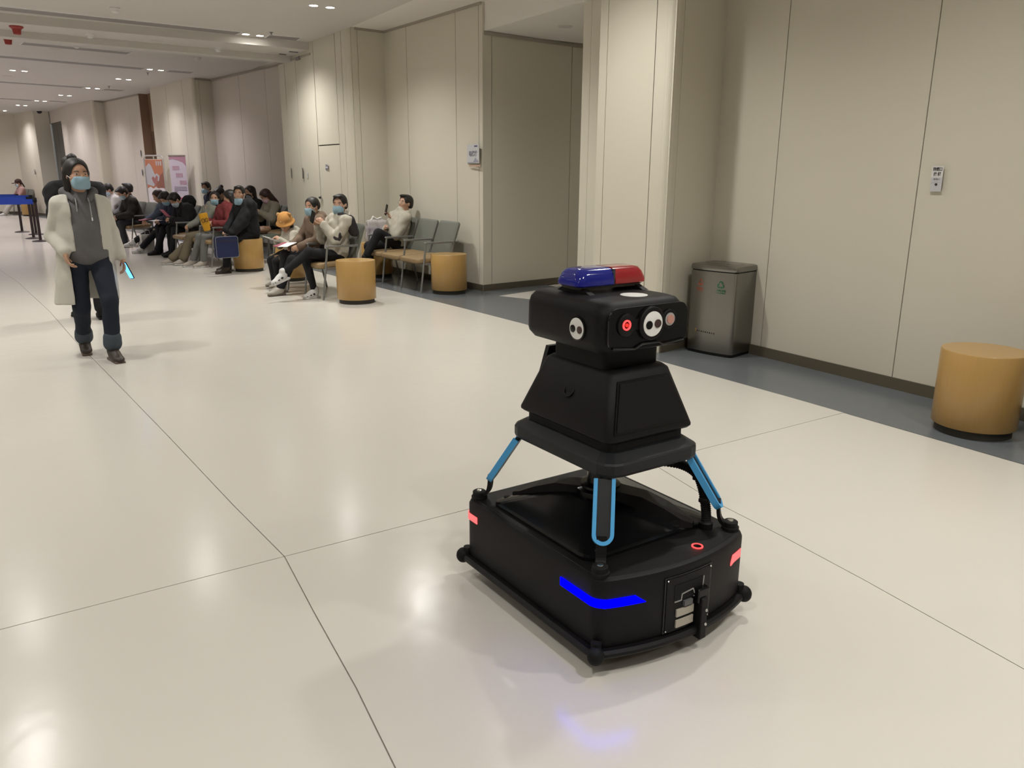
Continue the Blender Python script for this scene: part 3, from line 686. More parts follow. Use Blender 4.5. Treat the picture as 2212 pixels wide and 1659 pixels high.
# light bar
BX, BY = .030, .066
lb = lambda w, d, z: rrect(w, d, .03, z, 5, 0, 0)
def half(ring, side):
    out = []
    for x, y, z in ring: out.append((max(x, 0.0) if side > 0 else min(x, 0.0), y, z))
    return out
M_BARB = mat('bar_blue', (0.004, 0.010, 0.22), rough=0.10, coat=0.6, emit=(0, 0.01, 0.3), estr=0.05)
M_BARR = mat('bar_red', (0.33, 0.012, 0.018), rough=0.16, coat=0.6)
rings = [lb(.285, .115, 1.141), lb(.305, .135, 1.146), lb(.305, .135, 1.156), lb(.285, .118, 1.182), lb(.265, .10, 1.196), lb(.235, .075, 1.200)]
TB = Matrix.Translation((BX, BY, 0))
def shell(side):
    rs = []
    for r in rings:
        q = []
        for x, y, z in dense(r, .012): q.append((x, y, z))
        rs.append(q)
    return rs
for side, m_, nm in ((-1, M_BARB, 'blue lens'), (1, M_BARR, 'red lens')):
    n_ = 10
    rs = []
    for w, d, z in ((.285, .115, 1.141), (.305, .135, 1.146), (.305, .135, 1.158), (.287, .119, 1.182), (.268, .102, 1.195), (.235, .075, 1.200)):
        hw, hd, r = w / 2, d / 2, .03; q = [(side * .004, -hd, z)]
        for k in range(7):
            a = R(-90 + 90 * k / 6); q.append((side * (hw - r + r * math.cos(a)), -hd + r + r * math.sin(a), z))
        for k in range(7):
            a = R(90 * k / 6); q.append((side * (hw - r + r * math.cos(a)), hd - r + r * math.sin(a), z))
        q.append((side * .004, hd, z)); rs.append(q)
    o = MB().loft(rs, M=TB).build('light_bar_lens', m_, RB); o['label'] = nm
MB().box((BX, BY, 1.170), (.0078, .128, .052)).build('light_bar_divider', mat('divider', (.05, .05, .06), .2), RB)
MB().loft([rrect(.27, .10, .02, 1.132, 4, BX, BY), rrect(.285, .115, .02, 1.141, 4, BX, BY)]).build('light_bar_base', mat('bar_base_grey', (.20, .19, .17), .4), RB)
for x in (-.118, .118):
    a, b = BX + x, BX + x * 1.0
    rs = [[(a - .010, BY - .05, 1.137), (a + .010, BY - .05, 1.137), (a + .010, BY + .05, 1.137), (a - .010, BY + .05, 1.137)],
          [(a - .012, BY - .095, 1.1205), (a + .012, BY - .095, 1.1205), (a + .012, BY + .08, 1.1205), (a - .012, BY + .08, 1.1205)]]
    MB().loft(rs, smooth=False).build('light_bar_foot', M_BLK, RB)
# power ring on deck
MB().lathe([(.019, .3235), (.019, .3265), (.0145, .3265), (.0145, .3235)], 28, Matrix.Translation((.094, -.385, 0)), cap=False).build('power_ring', M_RING, RB)
MB().lathe([(.0145, .3235), (.0135, .3255)], 24, Matrix.Translation((.094, -.385, 0))).build('power_button', M_BLKG, RB)
# charging port panel on the bowed front
def fy(x): return -.3875 - .062 * (1 - (x / .325) ** 2)
def fslab(x0, x1, z0, z1, th, off, name, m, parent=RB, n=6):
    xs = [x0 + (x1 - x0) * k / n for k in range(n + 1)]
    rs = [[(x, fy(x) - off, z0), (x, fy(x) - off - th, z0), (x, fy(x) - off - th, z1), (x, fy(x) - off, z1)] for x in xs]
    return MB().loft(rs, smooth=False).build(name, m, parent)
port = fslab(-.108, .100, .098, .294, .004, -.001, 'port_panel', M_BLKG)
fslab(-.100, .092, .104, .288, .004, .001, 'port_frame', M_BLK)
fslab(-.070, .056, .205, .262, .0012, .005, 'port_opening', mat('void_black', (.002, .002, .002), .9), port)
zz = [(-.070, .205), (-.042, .205), (-.040, .226), (.008, .232), (.016, .214)]
e1 = MB()
for (x0, z0), (x1, z1) in zip(zz, zz[1:]):
    e1.cyl((x0, fy(x0) - .0075, z0), (x1, fy(x1) - .0075, z1), .0022, n=6)
for (x0, z0), (x1, z1) in (((.012, .204), (.052, .209)), ((.052, .209), (.056, .262))):
    e1.cyl((x0, fy(x0) - .0075, z0), (x1, fy(x1) - .0075, z1), .0022, n=6)
e1.build('port_edge', mat('edge_silver', (.42, .42, .40), .35, metal=.6), port)
fslab(-.032, .003, .183, .200, .010, .004, 'latch', mat('latch_grey', (.10, .10, .10), .4), port)
M_CON = mat('contact_beige', (.40, .36, .30), .45)
fslab(-.060, .014, .150, .176, .006, .004, 'contact_bar', M_CON, port)
fslab(-.060, .014, .112, .138, .006, .004, 'contact_bar', M_CON, port)
br = MB().box((.040, fy(.04) - .016, .125), (.028, .036, .15), bev=.004).build('front_bracket', M_BLK, RB)
MB().box((.040, fy(.04) - .012, .205), (.05, .03, .05), bev=.004).build('bracket_head', M_BLKG, RB)
for z in (.155, .105): MB().ball((.046, fy(.04) - .035, z), .0055).build('screw', M_CHROME, br)
for x in (-.098, .090):
    for z in (.108, .284): MB().ball((x, fy(x) - .006, z), .0035, 8, 6).build('panel_screw', M_CHROME, port)
# corrugated cable from platform to deck
cpts = smoothline([(.06, -.12, .560), (.13, -.16, .545), (.195, -.20, .530), (.232, -.235, .500), (.238, -.262, .455), (.232, -.285, .405), (.226, -.298, .365), (.225, -.30, .325)], 14)
MB().tube(cpts, .0185, 12, rf=lambda i: 1.0 if i % 2 else 0.84).build('corrugated_cable', M_RUB, RB)
MB().lathe([(.024, .322), (.024, .345), (.018, .350)], 20, Matrix.Translation((.225, -.30, 0))).build('cable_gland', M_BLK, RB)
for i in (46, 66):
    p = cpts[i]; MB().box(tuple(p), (.036, .036, .016), rz=.5, bev=.003).build('cable_clip', M_BLK, RB)

# ---------------------------------------------------------------- drum tables
def drum(x, y, label, rad=0.232, h=0.505):
    t = thing('drum_stool', label, 'stool', (x, y, 0), random.random(), 'honey wood drum stools')
    MB().lathe([(rad - .022, 0), (rad - .022, .055)], 48).build('plinth', M_DRUMB, t)
    MB().lathe([(rad - .003, .050), (rad, .054), (rad, h - .006), (rad - .004, h)], 64, cap=True).build('drum_body', M_DRUM, t)
    return t
drum(4.80, 2.44, 'honey wood drum stool cut by the right edge of the photo')
drum(3.335, 9.035, 'honey wood drum stool in front, beside the masked man in the cream jacket')
drum(4.655, 9.18, 'honey wood drum stool at the right end of the empty wall chairs')
drum(2.99, 12.88, 'honey wood drum stool the man in black sits on')
drum(3.25, 11.45, 'drum stool half hidden behind the masked man\'s crossed legs')
drum(4.50, 11.25, 'drum stool in shade under the man with the raised phone')
drum(0.28, 33.0, 'far drum stool behind the barrier posts')

# ---------------------------------------------------------------- waiting benches (linked seats sharing arms)
def bench(x, y, heading, n, label, pitch=0.555, group='linked waiting chairs'):
    t = thing('waiting_bench', label, 'chair', (x, y, 0), R(heading), group)   # +x = the way it faces, the row runs along -y... (left of facing)
    s = -1
    for i in range(n + 1):
        c = s * pitch * i
        MB().cyl((0.0, c, 0), (-.085, c, .63), .0125).build('front_leg', M_CHAIRF, t)
        MB().cyl((-.56, c, 0), (-.46, c, .45), .0125).cyl((-.46, c, .45), (-.50, c, .63), .0125).build('back_leg', M_CHAIRF, t)
        MB().loft([rrect(.43, .045, .02, .628, 4, -.285, c), rrect(.45, .05, .022, .640, 4, -.285, c), rrect(.44, .045, .02, .652, 4, -.285, c)]).build('armrest', M_CHAIRF, t)
        MB().box((-.28, c, .375), (.42, .022, .03)).build('side_rail', M_CHAIRF, t)
    for i in range(n):
        c = s * pitch * (i + .5); w = pitch - .045
        T = Matrix.Translation((-.215, c, .42)) @ Matrix.Rotation(R(3.5), 4, 'Y')
        MB().loft([rrect(.46, w - .04, .05, -.035), rrect(.50, w, .06, -.018), rrect(.505, w, .06, .01), rrect(.49, w - .02, .06, .028), rrect(.44, w - .07, .05, .036)], M=T).build('seat', M_SEAT, t)
        T = Matrix.Translation((-.535, c, .655)) @ Matrix.Rotation(R(-20), 4, 'Y')
        MB().loft([[(p[2] + z0, p[0], p[1]) for p in rrect(w - k, .50 - k, .05, 0)] for z0, k in ((-.022, .04), (-.014, .0), (.012, .0), (.022, .05))], M=T).build('backrest', M_BACK, t)
        MB().box((-.28, c, .36), (.03, pitch, .025)).build('cross_rail', M_CHAIRF, t)
    return t
bench(4.304, 9.295, 184, 3, 'wall row of linked chairs with two empty green-grey backs beside the phone man')
bench(3.03, 9.37, 187.5, 3, 'front row of linked chairs holding the masked couple and the child', 0.525)
bench(2.55, 13.55, 190, 3, 'linked chairs behind the man in black on the drum', 0.56)
bench(2.48, 15.55, 192, 3, 'linked chairs where people bend over their papers', 0.56)
bench(1.87, 18.05, 194, 4, 'farthest row of occupied linked chairs near the posters', 0.56)
bench(4.00, 14.75, 189, 3, 'linked chairs against the recessed wall behind the man in black', 0.56)
bench(-0.05, 33.3, 196, 2, 'dark chair by the far column with the person in a cap', 0.56)
bench(3.55, 17.15, 190, 2, 'linked chairs behind the masked girl and the red jacket', 0.56)
bench(4.60, 0.80, 181, 2, 'chair at the right edge of the photo, only its leg showing', 0.56)

# ---------------------------------------------------------------- recycling bin
BN = thing('recycling_bin', 'stainless steel recycling bin with red and green marks in the wall corner', 'bin', (5.110, 4.845, 0), R(12))
bw, bd = .345, .455
def bbow(p):
    x, y, z = p
    if x < -.05: x -= .022 * max(0, 1 - (y / (bd / 2)) ** 2)
    return (x, y, z)
b0 = dense(rrect(bw, bd, .03, 0, 5), .03)
def bn(s, z): return [bbow((p[0] * s, p[1] * s, z)) for p in b0]
MB().loft([bn(.985, 0), bn(.985, .025)]).build('plinth', M_RUB, BN)
MB().loft([bn(1, .025), bn(1, .715)]).build('bin_body', M_STEEL, BN)
MB().loft([bn(.97, .715), bn(.97, .724)]).build('shadow_gap', M_RUB, BN)
MB().loft([bn(1.005, .724), bn(1.02, .732), bn(1.02, .752), bn(1.0, .766), bn(.90, .772)]).build('bin_lid', M_STEEL, BN)
for s in (-1, 1):
    MB().loft([rrect(.15, .13, .03, .7725, 4, 0, s * .10), rrect(.13, .11, .03, .776, 4, 0, s * .10)]).build('lid_flap', mat('flap_steel', (.35, .33, .32), .25, metal=1.0), BN)
def bx(y): return -bw / 2 - .022 * (1 - (y / (bd / 2)) ** 2)
def bface(y, z, off=.0015): return Matrix.Translation((bx(y) - off, y, z)) @ facing((0, 0, 0), math.pi)
M_GRN = mat('print_green', (.02, .14, .06), .5); M_ORG = mat('print_red', (.36, .08, .035), .5)
# three chasing arrows
F = bface(-.090, .610)
for k in range(3):
    Rk = F @ Matrix.Rotation(R(120 * k), 4, 'Z')
    MB().prism([(-.019, .020), (-.007, .033), (.008, .033), (.016, .022), (.021, .026), (.019, .008), (.004, .013), (.010, .017), (.004, .024), (-.003, .024), (-.011, .014)], 0, .0012, Rk).build('recycle_arrow', M_GRN, BN)
text('lettering', '可回收垃圾', .020, bface(-.09, .562), M_GRN, BN, bold=.0004)
text('lettering', 'RECYCLABLE', .0165, bface(-.09, .543), M_GRN, BN, bold=.0003)
F = bface(.105, .612)
tri = [(0, .036), (.024, 0), (-.024, 0)]
MB().cyl(F @ Vector((0, .036, 0)), F @ Vector((.023, -.004, 0)), .0022, n=6).cyl(F @ Vector((0, .036, 0)), F @ Vector((-.023, -.004, 0)), .0022, n=6).build('waste_arrow', M_ORG, BN)
for dx in (-.014, 0, .014): MB().prism([(dx - .004, -.022), (dx + .004, -.022), (dx + .004, -.002), (dx - .004, -.002)], 0, .0012, F).build('waste_arrow', M_ORG, BN)
text('lettering', '不可回收', .021, bface(.105, .562), M_ORG, BN, bold=.0004)
text('lettering', 'WASTE', .0165, bface(.105, .543), M_ORG, BN)
F = bface(.13, .198)
MB().tube([F @ Vector(p) for p in ((-.006, -.014, 0), (.006, -.002, 0), (.008, .008, 0), (0, .014, 0), (-.006, .006, 0))], .0025, 6).build('emblem', mat('emblem_gold', (.42, .26, .04), .5), BN)
for i in range(9):
    MB().box(tuple((bface(.11 - i * .021, .196 - .0006 * i)).translation), (.0015, .010, .009 if i % 2 else .012), rz=0).build('small_print', M_INK, BN)

# ---------------------------------------------------------------- soft bodies: signed distance field -> surface nets
class Field:
    def __init__(s): s.p = []
    def cap(s, a, b, r1, r2=None, k=.02): s.p.append(('cap', np.array(a, float), np.array(b, float), r1, r1 if r2 is None else r2, k, 1)); return s
    def ell(s, c, r, rot=None, k=.02, op=1): s.p.append(('ell', np.array(c, float), np.array(r, float), rot, k, op)); return s
    def box(s, c, h, rot=None, r=.005, k=.01, op=1): s.p.append(('box', np.array(c, float), np.array(h, float), rot, r, k, op)); return s
    def cone(s, knots, k=.02, op=1): s.p.append(('cone', knots, k, op)); return s        # knots: (z, cx, cy, rx, ry)
    def mesh(s, h, wr=0.0, seed=0.0):
        bbs = []
        for q in s.p:
            if q[0] == 'cap': m = max(q[3], q[4]); lo = np.minimum(q[1], q[2]) - m; hi = np.maximum(q[1], q[2]) + m; op = 1
            elif q[0] == 'ell':
                m = q[2] if q[3] is None else np.full(3, q[2].max()); lo = q[1] - m; hi = q[1] + m; op = q[5]
            elif q[0] == 'box':
                m = (q[2] if q[3] is None else np.full(3, np.linalg.norm(q[2]))) + q[4]; lo = q[1] - m; hi = q[1] + m; op = q[6]
            else:
                K = np.array(q[1]); lo = np.array([(K[:, 1] - K[:, 3]).min(), (K[:, 2] - K[:, 4]).min(), K[:, 0].min()]); hi = np.array([(K[:, 1] + K[:, 3]).max(), (K[:, 2] + K[:, 4]).max(), K[:, 0].max()]); op = q[3]
            bbs.append((lo, hi, op))
        L = np.min([b[0] for b in bbs if b[2] == 1], 0) - .04; H = np.max([b[1] for b in bbs if b[2] == 1], 0) + .04
        n = np.ceil((H - L) / h).astype(int) + 1
        Fd = np.full(n, .5, np.float32)
        ax = [(L[i] + np.arange(n[i]) * h).astype(np.float32) for i in range(3)]
        for q, (lo, hi, op) in zip(s.p, bbs):
            mg = .045
            i0 = np.clip(np.floor((lo - mg - L) / h).astype(int), 0, n); i1 = np.clip(np.ceil((hi + mg - L) / h).astype(int) + 1, 0, n)
            if (i1 <= i0).any(): continue
            X = ax[0][i0[0]:i1[0], None, None]; Y = ax[1][None, i0[1]:i1[1], None]; Z = ax[2][None, None, i0[2]:i1[2]]
            if q[0] == 'cap':
                a, b, r1, r2, k = q[1:6]; d = b - a; dd = float(d @ d) + 1e-9
                px, py, pz = X - a[0], Y - a[1], Z - a[2]
                t = np.clip((px * d[0] + py * d[1] + pz * d[2]) / dd, 0, 1)
                D = np.sqrt((px - t * d[0]) ** 2 + (py - t * d[1]) ** 2 + (pz - t * d[2]) ** 2) - (r1 + (r2 - r1) * t)
            elif q[0] in ('ell', 'box'):
                c, r, rot = q[1:4]; px, py, pz = X - c[0], Y - c[1], Z - c[2]
                if rot is not None:
                    M = np.array(rot); px, py, pz = (M[0, 0] * px + M[1, 0] * py + M[2, 0] * pz, M[0, 1] * px + M[1, 1] * py + M[2, 1] * pz, M[0, 2] * px + M[1, 2] * py + M[2, 2] * pz)
                if q[0] == 'ell':
                    k = q[4]; k0 = np.sqrt((px / r[0]) ** 2 + (py / r[1]) ** 2 + (pz / r[2]) ** 2); k1 = np.sqrt((px / r[0] ** 2) ** 2 + (py / r[1] ** 2) ** 2 + (pz / r[2] ** 2) ** 2) + 1e-6
                    D = k0 * (k0 - 1) / k1
                else:
                    rr, k = q[4], q[5]; qx, qy, qz = np.abs(px) - r[0], np.abs(py) - r[1], np.abs(pz) - r[2]
                    D = np.sqrt(np.maximum(qx, 0) ** 2 + np.maximum(qy, 0) ** 2 + np.maximum(qz, 0) ** 2) + np.minimum(np.maximum(qx, np.maximum(qy, qz)), 0) - rr
            else:
                K = np.array(q[1]); k = q[2]; zz = Z.ravel(); o = np.argsort(K[:, 0]); K = K[o]
                cx, cy, rx, ry = [np.interp(zz, K[:, 0], K[:, i])[None, None, :] for i in (1, 2, 3, 4)]
                D = (np.sqrt(((X - cx) / rx) ** 2 + ((Y - cy) / ry) ** 2) - 1) * np.minimum(rx, ry)
                D = np.maximum(D, np.maximum(K[0, 0] - Z, Z - K[-1, 0]))
            sub = Fd[i0[0]:i1[0], i0[1]:i1[1], i0[2]:i1[2]]
            if op == 1:
                hh = np.clip(.5 + .5 * (D - sub) / k, 0, 1) if k > 0 else (D > sub).astype(np.float32)
                Fd[i0[0]:i1[0], i0[1]:i1[1], i0[2]:i1[2]] = D * (1 - hh) + sub * hh - k * hh * (1 - hh)
            else:
                Fd[i0[0]:i1[0], i0[1]:i1[1], i0[2]:i1[2]] = np.maximum(sub, -D)
        if wr > 0:
            X = ax[0][:, None, None]; Y = ax[1][None, :, None]; Z = ax[2][None, None, :]
            Fd = Fd + wr * (np.sin(31 * X + 9 * Z + seed + 2 * np.sin(17 * Y)) * np.sin(27 * Z + 13 * Y + 2 * np.sin(19 * X + seed)) + .5 * np.sin(53 * Z + 21 * X + seed) * np.sin(47 * Y + 11 * Z)).astype(np.float32)
        # surface nets
        S = Fd < 0
        c = [Fd[dx:n[0] - 1 + dx, dy:n[1] - 1 + dy, dz:n[2] - 1 + dz] for dx in (0, 1) for dy in (0, 1) for dz in (0, 1)]
        sc = sum((q < 0).astype(np.int8) for q in c); act = (sc > 0) & (sc < 8)
        idx = -np.ones(act.shape, np.int32); A = np.argwhere(act); idx[act] = np.arange(len(A))
        if len(A) == 0: return np.zeros((0, 3)), []
        cv = np.stack([q[act] for q in c], 1)
        off = np.array([(dx, dy, dz) for dx in (0, 1) for dy in (0, 1) for dz in (0, 1)], float)
        acc = np.zeros((len(A), 3)); cnt = np.zeros(len(A))
        for i in range(8):
            for j in range(i + 1, 8):
                if abs(off[i] - off[j]).sum() != 1: continue
                a, b = cv[:, i], cv[:, j]; m = (a < 0) != (b < 0)
                t = np.where(m, a / np.where(m, a - b, 1), 0)[:, None]
                acc += np.where(m[:, None], off[i] + (off[j] - off[i]) * t, 0); cnt += m
        V = (A + acc / cnt[:, None]) * h + L
        quads = []
        for d in range(3):
            e = [0, 0, 0]; e[d] = 1
            a = S[:n[0] - e[0], :n[1] - e[1], :n[2] - e[2]]; b = S[e[0]:, e[1]:, e[2]:]
            for flag in (True, False):
                P = np.argwhere((a & ~b) if flag else (~a & b))
                u, w = [(1, 2), (2, 0), (0, 1)][d]
                P = P[(P[:, u] > 0) & (P[:, w] > 0) & (P[:, u] < n[u] - 1) & (P[:, w] < n[w] - 1)]
                def I(du, dw):
                    Q = P.copy(); Q[:, u] -= du; Q[:, w] -= dw; return idx[Q[:, 0], Q[:, 1], Q[:, 2]]
                q = np.stack([I(0, 0), I(1, 0), I(1, 1), I(0, 1)], 1)
                if not flag: q = q[:, ::-1]
                quads.append(q)
        Q = np.concatenate(quads); Q = Q[(Q >= 0).all(1)]
        return V, Q
    def build(s, name, m, parent, h=.01, wr=0.0, seed=0.0, label=None):
        V, Q = s.mesh(h, wr, seed)
        if len(V) == 0: return None
        me = bpy.data.meshes.new(name)
        me.vertices.add(len(V)); me.vertices.foreach_set('co', V.astype(np.float32).ravel())
        me.loops.add(len(Q) * 4); me.loops.foreach_set('vertex_index', Q.astype(np.int32).ravel())
        me.polygons.add(len(Q)); me.polygons.foreach_set('loop_start', np.arange(0, len(Q) * 4, 4, dtype=np.int32))
        me.polygons.foreach_set('use_smooth', np.ones(len(Q), bool))
        me.update(calc_edges=True); me.validate(); me.materials.append(m)
        o = bpy.data.objects.new(name, me); link(o, parent)
        if label: o['label'] = label
        return o

V3 = lambda *a: np.array(a, float)
def unit(v): return v / (np.linalg.norm(v) + 1e-9)
def ik(a, b, l1, l2, hint):
    a, b = np.array(a, float), np.array(b, float); d = b - a; D = np.linalg.norm(d)
    D2 = min(D, (l1 + l2) * .995); u = unit(d)
    x = (l1 ** 2 - l2 ** 2 + D2 ** 2) / (2 * D2); y = math.sqrt(max(0, l1 ** 2 - x ** 2))
    hv = np.array(hint, float); hv = hv - u * (hv @ u); hv = unit(hv)
    b2 = a + u * D2
    return a + u * x + hv * y, b2
def rotm(yaw, pitch, roll=0.0):     # head frame: columns = forward, left, up; pitch > 0 looks down
    cy, sy, cp, sp = math.cos(yaw), math.sin(yaw), math.cos(pitch), math.sin(pitch)
    f = V3(cy * cp, sy * cp, -sp); l = V3(-sy, cy, 0); u = np.cross(f, l)
    if roll: c, s_ = math.cos(roll), math.sin(roll); l, u = l * c + u * s_, u * c - l * s_
    return np.stack([f, l, u], 1)

def add_hand(F, wrist, dirv, palm_n, side, curl, s=1.0, hold=False):
    """palm, four bent fingers of unequal length, thumb leaving the side of the palm"""
    d = unit(np.array(dirv, float)); n = np.array(palm_n, float); n = unit(n - d * (n @ d)); t = np.cross(d, n) * side   # t: towards the thumb side
    w = np.array(wrist, float)
    c = w + d * .048 * s
    F.ell(c, (.050 * s, .040 * s, .016 * s), np.stack([d, t, n], 1), k=.008)
    F.cap(w - d * .01, w + d * .02 * s, .024 * s, .024 * s, k=.012)
    for i, (o, L) in enumerate(((.030, .070), (.010, .078), (-.010, .073), (-.029, .058))):
        b = w + d * (.085 - abs(i - 1.2) * .004) * s + t * o * s
        a1 = curl; p1 = b + (d * math.cos(a1) + n * math.sin(a1)) * L * .5 * s
        a2 = curl * 2.1; p2 = p1 + (d * math.cos(a2) + n * math.sin(a2)) * L * .32 * s
        a3 = curl * 2.9; p3 = p2 + (d * math.cos(a3) + n * math.sin(a3)) * L * .24 * s
        F.cap(b - d * .02 * s, p1, .0090 * s, .0085 * s, k=.003); F.cap(p1, p2, .0085 * s, .0078 * s, k=.003); F.cap(p2, p3, .0078 * s, .0066 * s, k=.003)
    b = w + d * .026 * s + t * .032 * s; p1 = b + (d * .72 + t * .55 + n * .35) * .036 * s; p2 = p1 + (d * .85 + t * .10 + n * .5) * .030 * s
    F.cap(b, p1, .0115 * s, .0095 * s, k=.008); F.cap(p1, p2, .0092 * s, .0075 * s, k=.003)

SKIN = mat('skin', (.47, .275, .185), rough=.55, var=.04, vscale=20)
HAIR = mat('hair_black', (.012, .009, .008), rough=.5, bump=.4, bscale=120, stretch=(1, 1, .2))
HAIRB = mat('hair_brown', (.035, .016, .012), rough=.5, bump=.4, bscale=120, stretch=(1, 1, .2))
MASKB = mat('mask_blue', (.25, .375, .455), rough=.7)
MASKW = mat('mask_pale', (.42, .52, .60), rough=.7)
EYEW = mat('eye_white', (.45, .40, .37), .4); EYED = mat('eye_dark', (.015, .01, .01), .3)
LIP = mat('lip', (.33, .12, .10), .5)
_cl = {}
def cloth(name, c, rough=.85, var=.06, vs=25):
    return mat('cloth_' + name, c, rough=rough, var=var, vscale=vs, bump=.3, bscale=350, spec=.25)

def make_person(label, x, y, heading, J, O, h=.010):
    """J: joints (local, +x forward, +y left, z up); O: outfit"""
    t = thing('person', label, 'person', (x, y, 0), R(heading), O.get('group'))
    s = O.get('scale', 1.0)
    pel, chest, neck, head = [np.array(J[k], float) for k in ('pelvis', 'chest', 'neck', 'head')]
    hr = rotm(J.get('yaw', 0), J.get('pitch', 0), J.get('roll', 0)); hs = O.get('head', 1.0) * s
    hp = lambda a, b, c: head + hr @ (V3(a, b, c) * hs)
    sh = {}; el = {}; wr = {}; hi = {}; kn = {}; an = {}
    sw = J.get('sw', .175) * s; up_ch = unit(neck - pel)
    side = J.get('shoulder_axis'); side = V3(0, 1, 0) if side is None else unit(np.array(side, float))
    for k, sg in (('L', 1), ('R', -1)):
        sh[k] = neck - up_ch * .075 * s + side * sw * sg
        el[k], wr[k] = ik(sh[k], J['wrist' + k], .27 * s, .245 * s, J.get('ehint' + k, (-.3, .7 * sg, -.8)))
        hi[k] = pel + V3(0, .085 * s * sg, -.01)
        kn[k], an[k] = ik(hi[k], J['ankle' + k], .41 * s, .41 * s, J.get('khint' + k, (1, .1 * sg, .5)))
    # ---- body: one continuous surface
    B = Field()
    fw = hr[:, 0]
    B.ell(hp(-.012, 0, .028), V3(.096, .076, .088) * hs, hr, k=.01)
    B.ell(hp(.022, 0, -.028), V3(.070, .062, .082) * hs, hr, k=.02)
    B.ell(hp(.040, 0, -.082), V3(.040, .038, .028) * hs, hr, k=.03)
    B.cap(hp(.084, 0, .008), hp(.099, 0, -.020), .007 * hs, .0115 * hs, k=.010)
    B.ell(hp(.086, 0, -.052), V3(.010, .022, .010) * hs, hr, k=.012)
    for sg in (1, -1):
        B.ell(hp(-.004, sg * .079, -.008), V3(.018, .008, .030) * hs, hr, k=.006)
        B.ell(hp(.055, sg * .038, -.018), V3(.025, .022, .02) * hs, hr, k=.02)
    B.cap(neck - up_ch * .03, hp(-.018, 0, -.045), .056 * s, .050 * s, k=.03)
    rt = np.stack([np.cross(side, up_ch), side, up_ch], 1)
    mid = (pel + neck) / 2
    B.ell(pel, V3(.115, .155, .11) * s, rt, k=.04)
    B.ell(mid - up_ch * .03, V3(.095, .130, .17) * s, rt, k=.05)
    B.ell(neck - up_ch * .16 * s, V3(.105, .150, .15) * s, rt, k=.05)
    for k, sg in (('L', 1), ('R', -1)):
        B.cap(neck - up_ch * .045, sh[k], .048 * s, .050 * s, k=.03)
        B.cap(sh[k], el[k], .048 * s, .038 * s, k=.02); B.cap(el[k], wr[k], .038 * s, .025 * s, k=.015)
        B.cap(hi[k], kn[k], .078 * s, .052 * s, k=.03); B.cap(kn[k], an[k], .052 * s, .034 * s, k=.02)
        q = unit(wr[k] - el[k]); hd = J.get('hdir' + k); hd = q if hd is None else unit(np.array(hd, float))
        add_hand(B, wr[k], hd, J.get('palm' + k, (0, -sg, -.3)), sg if J.get('flip' + k) is None else -sg, J.get('curl', .45), s * .95)
        f = np.array(J.get('toe' + k, (1, .12 * sg, 0)), float); f = unit(f)
        B.cap(an[k] - V3(0, 0, .02), an[k] + f * .13 * s - V3(0, 0, .055 * s), .034 * s, .026 * s, k=.02)
    B.build('body', O.get('skin', SKIN), t, h)
    # face details
    eyed = not O.get('no_face')
    if eyed:
        for sg in (1, -1):
            e = MB(); M = Matrix.Translation(hp(.0765, sg * .031, .010)) @ Matrix([[*hr[0], 0], [*hr[1], 0], [*hr[2], 0], [0, 0, 0, 1]]) @ Matrix.Rotation(sg * .32, 4, 'Z')
            e.ball((0, 0, 0), .0125 * hs, 12, 8, (.5, 1.15, .42), M); eo = e.build('eye', EYEW, t)
            MB().ball((.0035 * hs, 0, 0), .0062 * hs, 10, 6, (.6, 1, .85), M).build('iris', EYED, eo)
            MB().tube([hp(.085, sg * .016, .030), hp(.083, sg * .032, .035), hp(.070, sg * .048, .030)], .0032 * hs, 6).build('eyebrow', HAIR, t)
        if not O.get('mask'):
            MB().ball((0, 0, 0), .012 * hs, 12, 8, (.35, 1.9, .55), Matrix.Translation(hp(.0955, 0, -.052)) @ Matrix([[*hr[0], 0], [*hr[1], 0], [*hr[2], 0], [0, 0, 0, 1]])).build('lips', LIP, t)
    if O.get('mask'):
        mm = O['mask']; Mk = Field(); dz = O.get('mask_drop', 0)
        Mk.ell(hp(.050, 0, -.060 + dz), V3(.062, .068, .050) * hs, hr, k=.015)
        Mk.box(hp(.064, 0, -.055 + dz), V3(.018, .044, .034) * hs, hr, r=.014, k=.02); Mk.ell(hp(.088, 0, -.034 + dz), V3(.026, .018, .024) * hs, hr, k=.03)
        Mk.ell(hp(-.075, 0, -.03 + dz), V3(.115, .12, .12) * hs, hr, op=0)
        Mk.build('face_mask', mm, t, min(h, .007), wr=.0008)
        for sg in (1, -1):
            MB().tube([hp(.045, sg * .068, -.024 + dz), hp(.015, sg * .080, -.006 + dz * .5), hp(-.012, sg * .084, .008)], .0022, 6).build('mask_loop', M_PAPER, t)
    # hair
    hm = O.get('hairm', HAIR); st = O.get('hair', 'short'); Hh = Field()
    if st != 'none':
        Hh.ell(hp(-.018, 0, .040), V3(.106, .088, .092) * hs, hr, k=.01)
        if st in ('short', 'bun'):
            Hh.ell(hp(-.045, 0, -.010), V3(.072, .080, .075) * hs, hr, k=.02)
            Hh.ell(hp(.05, 0, .105), V3(.05, .06, .022) * hs, hr, k=.02)
        if st == 'bun': Hh.ell(hp(-.115, 0, .09), V3(.045, .045, .045) * hs, hr, k=.01)
        if st == 'updo': Hh.ell(hp(-.08, 0, -.0), V3(.06, .06, .06) * hs, hr, k=.03)
        if st in ('long', 'bob'):
            L = .20 if st == 'long' else .10
            for sg in (1, -1): Hh.cap(hp(-.022, sg * .072, .01), hp(-.03, sg * .078, -L), .028 * hs, .022 * hs, k=.03)
            Hh.cap(hp(-.07, 0, .02), hp(-.085, 0, -L - .03), .062 * hs, .040 * hs, k=.04)
            Hh.ell(hp(-.05, 0, -.04), V3(.065, .088, .09) * hs, hr, k=.03)
